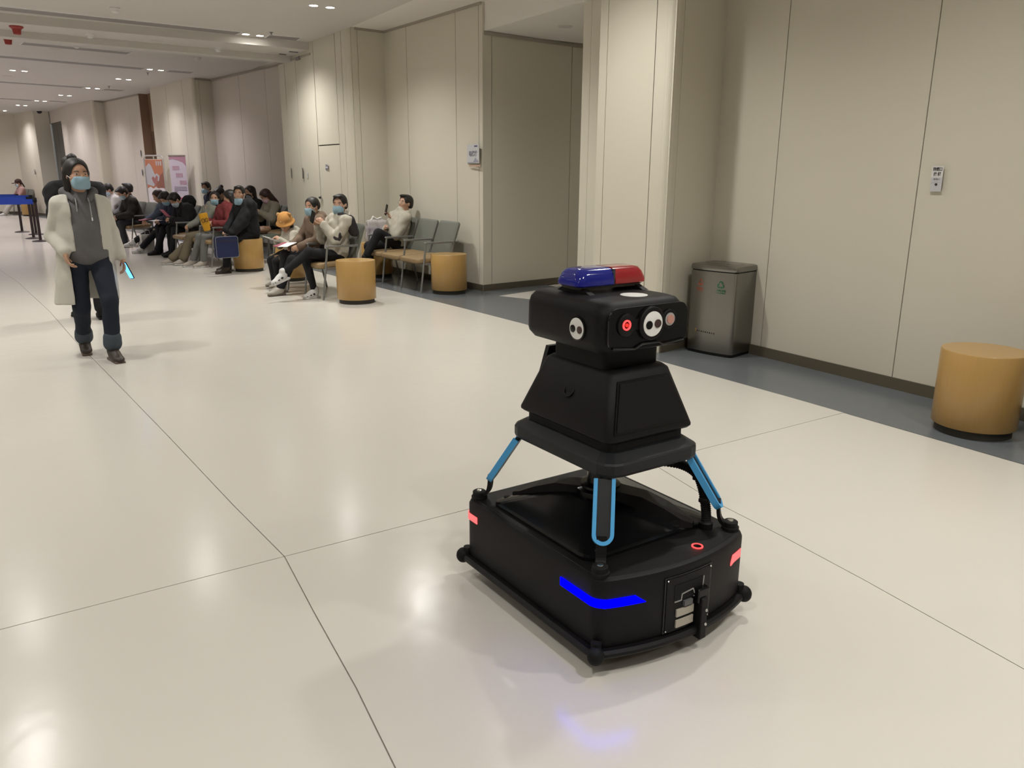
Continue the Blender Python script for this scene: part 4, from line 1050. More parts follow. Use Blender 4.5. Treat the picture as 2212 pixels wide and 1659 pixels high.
        if st == 'pony': Hh.cap(hp(-.10, 0, .03), hp(-.15, 0, -.16), .032 * hs, .018 * hs, k=.02); Hh.ell(hp(-.05, 0, -.005), V3(.068, .078, .07) * hs, hr, k=.02)
        # clear the face
        Hh.ell(hp(.088, 0, -.012), V3(.078, .069, .106) * hs, hr, op=0)
        if st in ('short', 'bun'):
            for sg in (1, -1): Hh.ell(hp(.02, sg * .085, -.045), V3(.045, .03, .058) * hs, hr, op=0)
            Hh.box(hp(-.02, 0, -.115), V3(.12, .12, .05) * hs, hr, op=0)
        Hh.build('hair', hm, t, min(h, .008), wr=.0012)
    if O.get('glasses'):
        g_ = MB()
        for sg in (1, -1):
            g_.tube([hp(.098 + .0 * k, sg * .032 + .021 * math.cos(k * .524), -.002 + .016 * math.sin(k * .524)) for k in range(13)], .0014, 5)
            g_.tube([hp(.098, sg * .052, 0), hp(.0, sg * .082, 0)], .0014, 5)
        g_.build('glasses', M_CHAIRF, t)
    # ---- clothes
    top = O['top']; puff = O.get('puff', .012) * 1.0
    C = Field(); ext = O.get('hem', .06)
    C.ell(pel + up_ch * .06, V3(.115 + puff, .155 + puff, .12 + ext) * s, rt, k=.04)
    C.ell(mid, V3(.105 + puff, .145 + puff, .19) * s, rt, k=.05)
    C.ell(neck - up_ch * .155 * s, V3(.110 + puff, .160 + puff, .16) * s, rt, k=.05)
    for k in 'LR':
        C.cap(neck - up_ch * .040, sh[k], .050 * s + puff, .054 * s + puff, k=.03)
        C.cap(sh[k], el[k], .052 * s + puff, .044 * s + puff, k=.025)
        e = el[k] + (wr[k] - el[k]) * O.get('sleeve', .96)
        C.cap(el[k], e, .044 * s + puff, .031 * s + puff * .8, k=.02)
    if O.get('collar', True): C.cap(neck - up_ch * .02, neck + up_ch * .022 * s + fw * 0, .066 * s, .062 * s, k=.02)
    if O.get('hood'):
        C.ell(neck - up_ch * .01 - rt[:, 0] * .075, V3(.055, .115, .07), rt, k=.03)
    for c_, r_ in O.get('extra', []): C.ell(c_, r_, None, k=.05)
    C.ell(head, V3(.10, .088, .118) * hs, hr, op=0) if not O.get('hoodup') else None
    C.cap  # noqa
    gar = C.build(O.get('topname', 'jacket'), top, t, h, wr=O.get('wr', .0035), seed=x * 7)
    if not O.get('no_legs'):
        P = Field(); pr_ = O.get('legpuff', .010)
        P.ell(pel - V3(0, 0, .0), V3(.125, .165, .115) * s, rt, k=.03)
        for k in 'LR':
            P.cap(hi[k], kn[k], .082 * s + pr_, .058 * s + pr_, k=.02)
            e = kn[k] + (an[k] - kn[k]) * O.get('leglen', .93)
            P.cap(kn[k], e, .056 * s + pr_, O.get('cuff', .044) * s + pr_, k=.02)
        P.build('trousers', O['legs'], t, h, wr=.003, seed=y * 3)
        if O.get('rolled'):
            for k in 'LR':
                e = kn[k] + (an[k] - kn[k]) * O.get('leglen', .93); q = unit(an[k] - kn[k])
                Field().cap(e - q * .045, e + q * .0, O['cuff'] + .019, O['cuff'] + .021, k=.01).build('rolled_cuff', O['rolled'], t, min(h, .008))
    for k, sg in (('L', 1), ('R', -1)):
        f = np.array(J.get('toe' + k, (1, .12 * sg, 0)), float); f = unit(f); l = unit(np.cross(V3(0, 0, 1), f)); u = np.cross(f, l); rs = np.stack([f, l, u], 1)
        a = an[k] - u * .0
        S = Field(); q = .085 * s
        S.ell(a + f * .030 * s - u * .035 * s, V3(.085, .046, .050) * s, rs, k=.02)
        S.ell(a + f * .115 * s - u * .055 * s, V3(.072, .046, .032) * s, rs, k=.03)
        S.cap(a - f * .01, a - f * .012 + u * .02, .046 * s, .044 * s, k=.02)
        S.box(a + f * .06 * s - u * .104 * s, V3(.2, .1, .02) * s, rs, op=0)
        so = S.build('shoe', O.get('shoes', M_RUB), t, min(h, .008))
        Z = Field(); Z.box(a + f * .052 * s - u * .078 * s, V3(.112, .030, .004) * s, rs, r=.010 * s)
        Z.build('sole', O.get('sole', O.get('shoes', M_RUB)), so, min(h, .008))
        if O.get('shoe_patch'):
            for (a1, b1, c1, e1, e2) in ((.10, .040, -.045, .022, .010), (.05, .044, -.035, .020, .014), (.145, .033, -.055, .018, .010)):
                for sg2 in (1, -1):
                    Field().ell(a + f * a1 + l * b1 * sg2 + u * c1, V3(e1, .007, e2), rs, k=.004).build('shoe_patch', O['shoe_patch'], so, .004)
        if O.get('stripes'):
            for d_ in (.03, .05, .07):
                for sg2 in (1, -1): Field().cap(a + f * d_ + l * .043 * sg2 - u * .06, a + f * (d_ + .015) + l * .036 * sg2 - u * .02, .005, .005).build('shoe_stripe', M_INK, so, .004)
    t_info = dict(hp=hp, hr=hr, wr=wr, el=el, sh=sh, kn=kn, an=an, hi=hi, rt=rt, up=up_ch)
    return t, t_info

def seated(wl, wr_, al=(.42, .10, .09), ar=(.42, -.10, .09), lean=0.0, hipz=.50, tor=.50, yaw=0.0, pitch=0.0, hipx=-.28, **kw):
    """seat frame: x = 0 at the front edge of the bench legs; the pelvis is at hipx"""
    pel = V3(hipx, 0, hipz); d = V3(math.sin(lean), 0, math.cos(lean)); neck = pel + d * tor
    head = neck + unit(d + V3(.25 + .5 * max(0, pitch), 0, 0)) * .155
    J = dict(pelvis=pel, chest=pel + d * .3, neck=neck, head=head, wristL=wl, wristR=wr_, ankleL=al, ankleR=ar, yaw=yaw, pitch=pitch)
    J.update(kw); return J

# ---------------------------------------------------------------- people
BA = (4.304, 9.295, 184, .555); BB = (3.03, 9.37, 187.5, .525); BC = (2.55, 13.55, 190, .56); BD = (2.48, 15.55, 192, .56); BE = (1.87, 18.05, 194, .56); BG = (4.00, 14.75, 189, .56); BH = (3.55, 17.15, 190, .56); BK = (-0.05, 33.3, 196, .56)
def seat(b, i):
    a = R(b[2]); l = (-math.sin(a), math.cos(a)); k = b[3] * (i + .5)
    return b[0] - l[0] * k, b[1] - l[1] * k
def w2(t, p):
    a = t.rotation_euler.z; c, s = math.cos(a), math.sin(a)
    return Vector((t.location.x + p[0] * c - p[1] * s, t.location.y + p[0] * s + p[1] * c, t.location.z + p[2]))
def held(name, label, cat, t, p, rot=(0, 0, 0), group=None):   # a thing in someone's hands, placed in that person's frame
    o = thing(name, label, cat, w2(t, p), 0, group)
    o.rotation_euler = (Matrix.Rotation(t.rotation_euler.z, 4, 'Z') @ Euler([R(a) for a in rot]).to_matrix().to_4x4()).to_euler()
    return o
BLACKC = cloth('black', (.014, .014, .016)); NAVY = cloth('navy', (.018, .022, .04)); CREAM = cloth('cream', (.40, .37, .31)); BROWN = cloth('brown', (.15, .105, .075))
GREYH = cloth('grey', (.125, .12, .125)); JEANS = cloth('jeans_dark', (.018, .022, .034)); COATW = cloth('coat_white', (.52, .50, .45), vs=60, var=.03); RED = cloth('red', (.15, .028, .030))
KHAKI = cloth('khaki', (.15, .125, .085)); GREYJ = cloth('grey_jeans', (.17, .17, .165)); TAN = cloth('tan', (.235, .215, .165)); DENIM = cloth('denim', (.065, .085, .12)); PINK = cloth('pink', (.36, .22, .20)); DARKG = cloth('dark_panel', (.035, .03, .033))
SHW = mat('shoe_white', (.55, .54, .53), .5); SHB = mat('shoe_brown', (.035, .025, .02), .5); SOLEB = mat('sole_taupe', (.12, .09, .07), .6); SHT = mat('shoe_taupe', (.33, .30, .26), .6)
def phone(t, p, rot, label, glow=None):
    o = held('phone', label, 'phone', t, p, rot)
    MB().loft([rrect(.072, .150, .012, -.004), rrect(.074, .152, .012, 0), rrect(.072, .150, .012, .004)], smooth=False).build('phone_body', M_RUB, o)
    MB().loft([rrect(.066, .142, .009, .004), rrect(.066, .142, .009, .0048)], smooth=False).build('screen', glow or M_BLKG, o)
    return o

# the walking woman
J = dict(pelvis=V3(0, 0, .84), chest=V3(.01, 0, 1.1), neck=V3(.0, 0, 1.325), head=V3(.035, .0, 1.478), yaw=R(12), pitch=R(4),
         wristL=V3(.03, .250, .815), wristR=V3(.13, -.175, .885), ehintL=(-1, .12, 0), ehintR=(-1, -.3, 0), hdirL=(.0, .25, -1), hdirR=(.25, .12, -1), palmL=(0, -1, 0), palmR=(0.2, 1, 0), sw=.155,
         ankleL=V3(.24, .065, .085), ankleR=V3(-.22, -.075, .10), khintL=(1, .1, .2), khintR=(1, -.1, .2), toeL=(1, .10, -.02), toeR=(1, -.08, -.05), curl=.5)
wt, wi = make_person('woman in an open off-white long coat and grey hoodie walking, blue mask on', .42, 7.35, -85, J,
    dict(top=GREYH, topname='hoodie', legs=JEANS, shoes=SHB, sole=SOLEB, mask=MASKB, hair='long', hood=True, puff=.006, hem=.015, rolled=cloth('cuff_denim', (.06, .075, .09)), cuff=.050, leglen=.86, legpuff=.008, sleeve=.6, head=1.0,
         extra=[(V3(.02, 0, 1.0), V3(.122, .158, .20)), (V3(.015, 0, .85), V3(.128, .168, .10))]), h=.0072)
C = Field()
C.cone([(.46, -.05, -.03, .20, .245), (.80, -.02, -.01, .165, .215), (1.05, -.005, 0, .145, .20), (1.20, 0, 0, .13, .20), (1.27, 0, 0, .115, .19), (1.32, -.01, 0, .10, .14), (1.36, -.02, 0, .07, .09)], k=.02)
C.cone([(.40, -.05, -.03, .175, .220), (.80, -.02, -.01, .140, .190), (1.05, -.005, 0, .119, .174), (1.20, 0, 0, .104, .174), (1.27, 0, 0, .09, .157), (1.32, -.01, 0, .074, .112), (1.42, -.02, 0, .06, .08)], op=0)
C.box(V3(.22, 0.005, 1.12), V3(.19, .088, .30), r=.01, op=0); C.box(V3(.20, .0, .62), V3(.17, .135, .26), r=.01, op=0)
C.ell(wi['hp'](0, 0, 0), V3(.10, .09, .12), None, op=0)
for k, sg in (('L', 1), ('R', -1)):
    C.cap(wi['sh'][k] + V3(0, -sg * .04, .01), wi['sh'][k], .058, .062, k=.03); C.cap(wi['sh'][k], wi['el'][k], .060, .054, k=.03)
    C.cap(wi['el'][k], wi['el'][k] + (wi['wr'][k] - wi['el'][k]) * .95, .054, .044, k=.03)
C.build('long_coat', COATW, wt, .0078, wr=.002, seed=2)
HD = Field()
for sg in (1, -1): HD.cap(V3(-.07, sg * .05, 1.365), V3(-.01, sg * .105, 1.345), .040, .034, k=.02).cap(V3(-.01, sg * .105, 1.345), V3(.085, sg * .055, 1.285), .034, .022, k=.02)
HD.ell(V3(-.085, 0, 1.33), V3(.045, .10, .07)); HD.build('hood', GREYH, wt, .008, wr=.002)
for sg, L in ((1, .15), (-1, .10)):
    o = MB().tube([(.098, sg * .045, 1.30), (.135, sg * .048, 1.26), (.150, sg * .05, 1.30 - L)], .0042, 8).build('drawstring', mat('cord', (.28, .27, .27), .7), wt)
    MB().cyl((.150, sg * .05, 1.30 - L), (.152, sg * .05, 1.275 - L), .0045, n=8).build('cord_tip', M_WHITE if sg > 0 else GREYH, o)
M_SCR = mat('screen_glow', (.1, .3, .5), emit=(.10, .42, 1.0), estr=2.2)
ph = phone(wt, (.045, .285, .705), (0, 0, 0), 'phone with a bright blue screen in the walking woman\'s hand', M_SCR)
_v = Vector((0, -.36, .93)).normalized(); _n = Vector((.30, -.93, -.36)); _n = (_n - _v * _n.dot(_v)).normalized(); _w = _v.cross(_n)
ph.rotation_euler = (Matrix.Rotation(wt.rotation_euler.z, 4, 'Z') @ Matrix(((_w.x, _v.x, _n.x, 0), (_w.y, _v.y, _n.y, 0), (_w.z, _v.z, _n.z, 0), (0, 0, 0, 1)))).to_euler()

# person behind her
J = dict(pelvis=V3(0, 0, .90), chest=V3(0, 0, 1.15), neck=V3(0, 0, 1.38), head=V3(.03, 0, 1.53), yaw=0, pitch=R(8), wristL=V3(.12, .20, .95), wristR=V3(.12, -.20, .95),
         ankleL=V3(.10, .08, .09), ankleR=V3(-.10, -.08, .09), ehintL=(-1, .1, 0), ehintR=(-1, -.1, 0), sw=.185)
make_person('person in a bulky black coat mostly hidden behind the walking woman', .50, 9.35, 100, J, dict(top=BLACKC, legs=BLACKC, shoes=M_RUB, hair='bun', puff=.045, hem=.10, wr=.007, no_face=True, cuff=.05), h=.011)

# masked man with crossed legs
x, y = seat(BB, 0)
J = seated(V3(-.17, .03, .895), V3(-.15, -.10, .88), al=V3(.40, .02, .33), ar=V3(.00, .02, .09), lean=-.16, hipz=.50, tor=.51, hipx=-.33, yaw=R(38), pitch=R(4),
           hdirL=(.45, -.35, .75), hdirR=(.4, .5, .75), palmL=(.2, -1, 0), palmR=(.2, 1, 0), khintL=(.6, .2, 1.2), khintR=(1, .1, .5), toeL=(1, .25, -.28), toeR=(1, .35, 0), sw=.19, ehintL=(.1, .3, -1), ehintR=(.1, -.3, -1), curl=.8)
J['head'] = V3(-.415, 0, 1.125)
t, i_ = make_person('masked man in a cream and black jacket sitting with crossed legs, filming with a phone', x, y, BB[2], J,
    dict(top=CREAM, legs=BLACKC, shoes=SHW, sole=SHW, shoe_patch=M_INK, mask=MASKB, hair='short', puff=.024, hem=.10, hood=True, cuff=.035, legpuff=.004, wr=.008, leglen=.95), h=.0075)
for k in 'L':
    P = Field(); a, b, c = i_['sh'][k], i_['el'][k], i_['wr'][k]; q = unit(np.cross(b - a, c - b))
    P.cap(a + (b - a) * .25 + V3(0, .032, 0), b + V3(.0, .034, .01), .036, .036, k=.01).cap(b + V3(.0, .04, .01), b + (c - b) * .55 + V3(0, .028, 0), .040, .032, k=.01)
    P.build('jacket_stripe', DARKG, t, .008, wr=.004)
P = Field(); n_ = np.array(J['neck'], float)
P.cap(n_ + V3(.03, .07, -.015), n_ + V3(-.02, .20, -.065), .050, .068, k=.02).cap(n_ + V3(-.02, .20, -.065), n_ + V3(-.08, .20, -.20), .066, .062, k=.02); P.build('shoulder_panel', DARKG, t, .008, wr=.004)
Field().cap(i_['wr']['L'] + (i_['el']['L'] - i_['wr']['L']) * .22, i_['wr']['L'] + (i_['el']['L'] - i_['wr']['L']) * .5, .038, .046).build('black_cuff', BLACKC, t, .007)
phone(t, (-.055, -.03, .985), (90, 25, 96), 'dark phone held up by the masked man in the cream jacket')

# masked woman beside him
x, y = seat(BB, 1)
J = seated(V3(-.02, .14, .60), V3(-.02, -.12, .60), al=V3(.26, .10, .09), ar=V3(.14, -.10, .09), lean=-.04, hipz=.50, tor=.47, hipx=-.31, yaw=R(22), pitch=R(8), curl=.6)
J['head'] = V3(-.285, 0, 1.085)
t, i_ = make_person('masked woman in a brown hooded coat sitting between the man and the child', x, y, BB[2], J,
    dict(top=BROWN, legs=BLACKC, shoes=SHT, sole=SOLEB, mask=MASKB, hair='updo', puff=.025, hem=.06, hood=True, scale=.95, wr=.006), h=.0085)
o = held('booklet', 'open red and white booklet on the masked woman\'s lap', 'booklet', t, (.10, -.12, .615), (0, 12, 15))
MB().box((0, 0, 0), (.19, .14, .005)).build('cover', mat('booklet_red', (.26, .03, .06), .5), o); MB().box((.01, .12, .008), (.20, .15, .003), rz=.2).build('page', M_PAPER, o)

# child with the bear hat
x, y = seat(BB, 2)
J = seated(V3(-.01, .10, .655), V3(-.02, -.10, .64), al=V3(.06, .08, .085), ar=V3(.04, -.07, .085), lean=.02, hipz=.49, tor=.265, hipx=-.20, yaw=R(45), pitch=R(26), curl=.5)
J['head'] = V3(-.14, 0, .845)
t, i_ = make_person('small child in a bear-eared bucket hat and cream jacket reading a booklet', x, y, BB[2], J,
    dict(top=CREAM, legs=BLACKC, shoes=SHT, sole=SOLEB, hair='bob', puff=.020, hem=.04, hood=True, scale=.70, head=1.26, wr=.004), h=.008)
hp, hr = i_['hp'], i_['hr']; HT = Field(); HATM = cloth('hat_orange', (.48, .24, .075))
HT.ell(hp(-.015, 0, .075), V3(.112, .104, .105) * .95, hr, k=.01).ell(hp(-.01, 0, .025), V3(.142, .132, .034) * .95, hr, k=.03)
HT.ell(hp(0, 0, -.03), V3(.10, .09, .085) * .95, hr, op=0); HT.build('bear_hat', HATM, t, .007)
for sg in (1, -1): Field().ell(hp(-.015, sg * .082, .150), V3(.022, .030, .030), hr).build('hat_ear', HATM if sg > 0 else cloth('hat_ear', (.5, .3, .14)), t, .006)
for a, b in ((.04, .02), (.09, -.02), (.03, -.07)): MB().ball(hp(.11 - abs(b) * .4, b, .05 + a * .5), .006, 8, 6).build('hat_bead', M_WHITE, t)
o = held('booklet', 'pale open booklet held by the small child', 'booklet', t, (.07, .0, .655), (0, -25, 0))
MB().box((0, .05, 0), (.16, .12, .004)).build('page', M_PAPER, o); MB().box((0, -.07, .004), (.16, .12, .004)).build('page', M_PAPER, o)

# man with phone by the wall
x, y = seat(BA, 2)
J = seated(V3(-.28, .03, .86), V3(-.28, -.12, .73), al=V3(.16, .06, .34), ar=V3(.02, -.05, .09), lean=-.12, hipz=.50, tor=.47, hipx=-.40, yaw=R(8), pitch=R(-8),
           hdirL=(.15, -.1, 1), palmL=(1, -.2, 0), palmR=(0, 1, .3), khintL=(.6, .2, 1.2), ehintL=(-.1, .7, -.9), curl=.55, toeL=(1, .1, -.3))
J['head'] = V3(-.545, 0, 1.085)
t, i_ = make_person('man without mask in a cream hooded jacket looking up from his raised phone', x, y, BA[2], J,
    dict(top=CREAM, legs=BLACKC, shoes=M_RUB, hair='short', puff=.030, hem=.08, hood=True, glasses=True, wr=.007, leglen=.82), h=.0085)
phone(t, (-.225, .02, 1.005), (80, 10, 80), 'phone held upright by the unmasked man near the wall')

# man in black on the drum
J = seated(V3(.40, .26, .53), V3(.28, -.12, .62), al=V3(.42, .12, .09), ar=V3(.30, -.10, .09), lean=.10, hipz=.585, tor=.50, hipx=-.05, yaw=R(50), pitch=R(2), sw=.19, hdirL=(.3, .1, -1), palmL=(0, -1, 0), curl=.9)
J['head'] = V3(.075, .02, 1.185)
t, i_ = make_person('man in a thick black coat sitting on a drum stool, mask pulled to his chin', 2.99, 12.88, 190, J,
    dict(top=BLACKC, legs=BLACKC, shoes=SHB, sole=SHB, mask=MASKB, mask_drop=-.055, hair='short', puff=.050, hem=.08, hood=True, wr=.008), h=.0095)
Field().cap(V3(.07, .05, 1.03), V3(.0, .11, 1.02), .035, .040, k=.02).build('pale_collar', cloth('collar', (.27, .26, .17)), t, .009)
o = held('document_bag', 'dark blue zipped bag with grey piping held by the man in black', 'bag', t, (.47, .33, .42), (0, 0, 4))
MB().loft([[(p[0], -.02, p[1]) for p in rrect(.34, .31, .04, 0)], [(p[0], -.028, p[1]) for p in rrect(.32, .29, .035, 0)][::1], ], smooth=False)
MB().loft([[(p[0], v, p[1]) for p in rrect(.36 - k, .32 - k, .035, 0)] for v, k in ((-.030, .02), (-.024, 0), (.024, 0), (.030, .02))], smooth=False).build('bag_body', cloth('bag_navy', (.022, .028, .075)), o)
MB().tube([(p[0], .028, p[1]) for p in dense(rrect(.352, .312, .035, 0), .03)] + [(p[0], .028, p[1]) for p in rrect(.352, .312, .035, 0)[:1]], .0045, 6).build('piping', mat('piping', (.16, .16, .17), .5), o)
MB().box((0, .031, .095), (.34, .003, .010)).build('zip', M_INK, o)
MB().tube([(-.05, 0, .158), (-.04, 0, .185), (.04, 0, .185), (.05, 0, .158)], .006, 8).build('bag_handle', M_INK, o)

# masked girl with bent elbow, khaki trousers
x, y = seat(BC, 1)
J = seated(V3(-.32, .06, .87), V3(-.02, -.10, .62), al=V3(.20, .12, .09), ar=V3(.32, -.06, .09), lean=-.08, hipx=-.34, tor=.46, yaw=R(60), pitch=R(6), hdirL=(-.2, 0, 1), curl=.9, ehintL=(.5, .6, -.9))
J['head'] = V3(-.46, .03, 1.075)
make_person('masked girl in a grey-green jacket and khaki trousers resting chin on hand', x, y, BC[2], J, dict(top=cloth('greygreen', (.20, .20, .17)), legs=KHAKI, shoes=SHT, sole=SHW, mask=MASKB, hair='bob', puff=.024, hem=.08, scale=.95, cuff=.060, legpuff=.018), h=.010)
x, y = seat(BC, 0)
J = seated(V3(-.15, .17, .70), V3(-.15, -.10, .72), al=V3(.06, .10, .09), ar=V3(.16, -.08, .09), lean=-.05, hipx=-.40, tor=.47, yaw=R(-28), pitch=R(15), curl=.9, sw=.17)
J['head'] = V3(-.52, -.04, 1.10)
t, i_ = make_person('person in a dark red jacket and light grey jeans with face turned away', x, y, BC[2], J, dict(top=RED, legs=GREYJ, shoes=SHT, sole=SHW, hair='bob', puff=.036, hem=.06, hood=True, wr=.007), h=.010)
o = held('yellow_bag', 'yellow bag with a black ring print beside the red jacket', 'bag', t, (.0, .16, .74), (0, 10, -12))
MB().loft([rrect(.10, .05, .02, -.15), rrect(.13, .06, .02, -.02), rrect(.13, .05, .02, .13)]).build('bag_body', mat('yellow', (.55, .27, .01), .6), o)
for sg in (-1, 1): MB().tube([(sg * .028 + .024 * math.cos(k * .6283), .034, .02 + .03 * math.sin(k * .6283)) for k in range(11)], .004, 6).build('ring_print', M_INK, o)

# people bent over papers
x, y = seat(BD, 0)
J = seated(V3(.10, .12, .66), V3(.08, -.12, .66), al=V3(.16, .12, .085), ar=V3(.10, -.10, .085), lean=.42, hipx=-.33, tor=.46, yaw=R(12), pitch=R(48), sw=.19)
J['head'] = V3(-.02, 0, 1.02)
t, i_ = make_person('man in a black puffer bent forward over a booklet, pale mask', x, y, BD[2], J, dict(top=BLACKC, legs=BLACKC, shoes=M_RUB, mask=MASKW, hair='short', puff=.050, hem=.08, hood=True, wr=.008, extra=[(V3(-.28, 0, .98), V3(.12, .13, .12))]), h=.010)
o = held('booklet', 'pink booklet held up in front of the man bent forward', 'booklet', t, (.20, .05, .79), (0, -50, 0)); MB().box((0, 0, 0), (.16, .20, .006)).build('cover', mat('booklet_pink', (.33, .05, .10), .5), o)
x, y = seat(BD, 1)
J = seated(V3(.10, .12, .62), V3(.08, -.12, .62), al=V3(.24, .12, .085), ar=V3(.10, -.10, .085), lean=.30, hipx=-.33, tor=.46, yaw=R(15), pitch=R(50))
J['head'] = V3(-.06, 0, 1.03)
t, i_ = make_person('black-haired masked person bowing the head over white sheets', x, y, BD[2], J, dict(top=NAVY, legs=BLACKC, shoes=M_RUB, mask=MASKB, hair='short', puff=.03), h=.010)
o = held('papers', 'white sheets on the lap of the bowed masked person', 'paper', t, (.10, .05, .635), (0, 4, 0))
for k in range(2): MB().box((.02 * k, .02 * k, .004 * k), (.30, .24, .003), rz=.15 * k).build('sheet', M_PAPER, o)
x, y = seat(BD, 2)
J = seated(V3(.16, .12, .60), V3(.10, -.12, .60), al=V3(.34, .12, .09), ar=V3(.42, -.05, .20), lean=.18, hipx=-.33, tor=.47, yaw=R(5), pitch=R(30), khintR=(.6, -.1, 1.2))
J['head'] = V3(-.13, 0, 1.05)
t, i_ = make_person('long-haired woman in a blue denim jacket and black trousers looking down', x, y, BD[2], J, dict(top=DENIM, legs=BLACKC, shoes=SHW, sole=SHW, stripes=True, hair='long', hairm=HAIRB, puff=.024, scale=.97), h=.010)
o = held('booklet', 'pink folder on the denim-jacket woman\'s knees', 'booklet', t, (.20, .12, .63), (0, 8, 0)); MB().box((0, 0, 0), (.20, .15, .012)).build('cover', mat('folder_pink', (.35, .08, .13), .5), o)

x, y = seat(BE, 0)
J = seated(V3(.14, .10, .62), V3(.12, -.08, .62), al=V3(.06, .12, .085), ar=V3(.02, -.10, .085), lean=.32, hipx=-.30, tor=.50, yaw=R(8), pitch=R(38), sw=.19)
t, i_ = make_person('man in a black jacket with elbows on knees, grey trousers, farthest left of the row', x, y, BE[2], J, dict(top=cloth('black_brown', (.022, .018, .014)), legs=cloth('charcoal', (.035, .035, .04)), shoes=M_RUB, hair='short', mask=MASKW, puff=.035), h=.011)
x, y = seat(BE, 1)
make_person('dark-haired person behind the man with elbows on knees, facing away', x, y, BE[2], seated(V3(-.02, .12, .62), V3(-.02, -.12, .62), lean=-.06, hipx=-.34, yaw=R(-30)), dict(top=GREYH, legs=BLACKC, shoes=SHW, hair='short', puff=.03), h=.011)
x, y = seat(BE, 2)
t, i_ = make_person('person in a white jacket mostly hidden behind the bent man in black', x, y, BE[2], seated(V3(.12, .12, .72), V3(.1, -.12, .72), lean=.05, hipx=-.25, pitch=R(30)), dict(top=cloth('white', (.5, .48, .46)), legs=BLACKC, shoes=SHW, hair='short', puff=.04, mask=MASKW), h=.011)
x, y = seat(BE, 3)
t, i_ = make_person('man in red reading a raised white sheet at the far end of the row', x, y, BE[2], seated(V3(.18, .12, .95), V3(.10, -.12, .85), lean=.06, hipx=-.22, yaw=R(5), tor=.52), dict(top=RED, legs=DENIM, shoes=M_RUB, hair='short', puff=.03), h=.011)
o = held('papers', 'white sheet raised in front of the man in red', 'paper', t, (.24, .10, 1.06), (0, 80, -50)); MB().box((0, 0, 0), (.28, .20, .003)).build('sheet', M_PAPER, o)

# behind the drum man
x, y = seat(BG, 1)
J = seated(V3(.0, .10, .78), V3(.0, -.08, .78), lean=.20, hipx=-.34, tor=.47, yaw=R(0), pitch=R(42), curl=.6)
J['head'] = V3(-.16, 0, 1.075)
t, i_ = make_person('woman with long dark hair in a tan coat bent over her phone', x, y, BG[2], J, dict(top=TAN, legs=BLACKC, shoes=M_RUB, hair='long', hairm=HAIRB, puff=.035, mask=mat('mask_pink', (.50, .33, .38), .7), hem=.08), h=.010)
phone(t, (.10, .02, .84), (20, 0, 90), 'phone in the hands of the woman in the tan coat')
x, y = seat(BG, 2)
J = seated(V3(.0, .10, .62), V3(.0, -.08, .62), lean=.12, hipx=-.22, tor=.50, yaw=R(15), pitch=R(15))
make_person('woman in black sitting beyond the tan coat, dark mask', x, y, BG[2], J, dict(top=BLACKC, legs=BLACKC, shoes=M_RUB, hair='bob', puff=.035, mask=mat('mask_dark', (.02, .02, .025), .7)), h=.011)
x, y = seat(BH, 0)
make_person('dark-haired girl with a white hair tie behind the red jacket', x, y, BH[2], seated(V3(.0, .10, .65), V3(.0, -.08, .65), lean=.2, hipx=-.26, tor=.47, yaw=R(10), pitch=R(35)), dict(top=BLACKC, legs=BLACKC, shoes=M_RUB, hair='bun', puff=.03), h=.011)
x, y = seat(BH, 1)
make_person('short-haired man whose forehead shows above the masked girl', x, y, BH[2], seated(V3(.0, .10, .65), V3(.0, -.08, .65), lean=.18, hipx=-.18, tor=.56, yaw=R(35), pitch=R(8)), dict(top=NAVY, legs=BLACKC, shoes=M_RUB, hair='short', puff=.03, mask=MASKB), h=.011)
x, y = seat(BK, 0)
t, i_ = make_person('person in a dark cap and pink top sitting by the far column', x, y, BK[2], seated(V3(.1, .10, .62), V3(.1, -.08, .62), lean=.02, hipx=-.27, tor=.46, al=V3(.38, .1, .09), ar=V3(.30, -.1, .09), pitch=R(12)), dict(top=PINK, legs=cloth('offwhite', (.42, .40, .36)), shoes=SHW, hair='pony', hairm=HAIRB, puff=.03, mask=MASKW, cuff=.06, legpuff=.02), h=.012)
hp, hr = i_['hp'], i_['hr']; CP = Field(); CP.ell(hp(-.015, 0, .065), V3(.112, .096, .085), hr).box(hp(.13, 0, .035), V3(.06, .06, .004), hr, r=.006); CP.build('cap', cloth('cap', (.05, .03, .025)), t, .01)

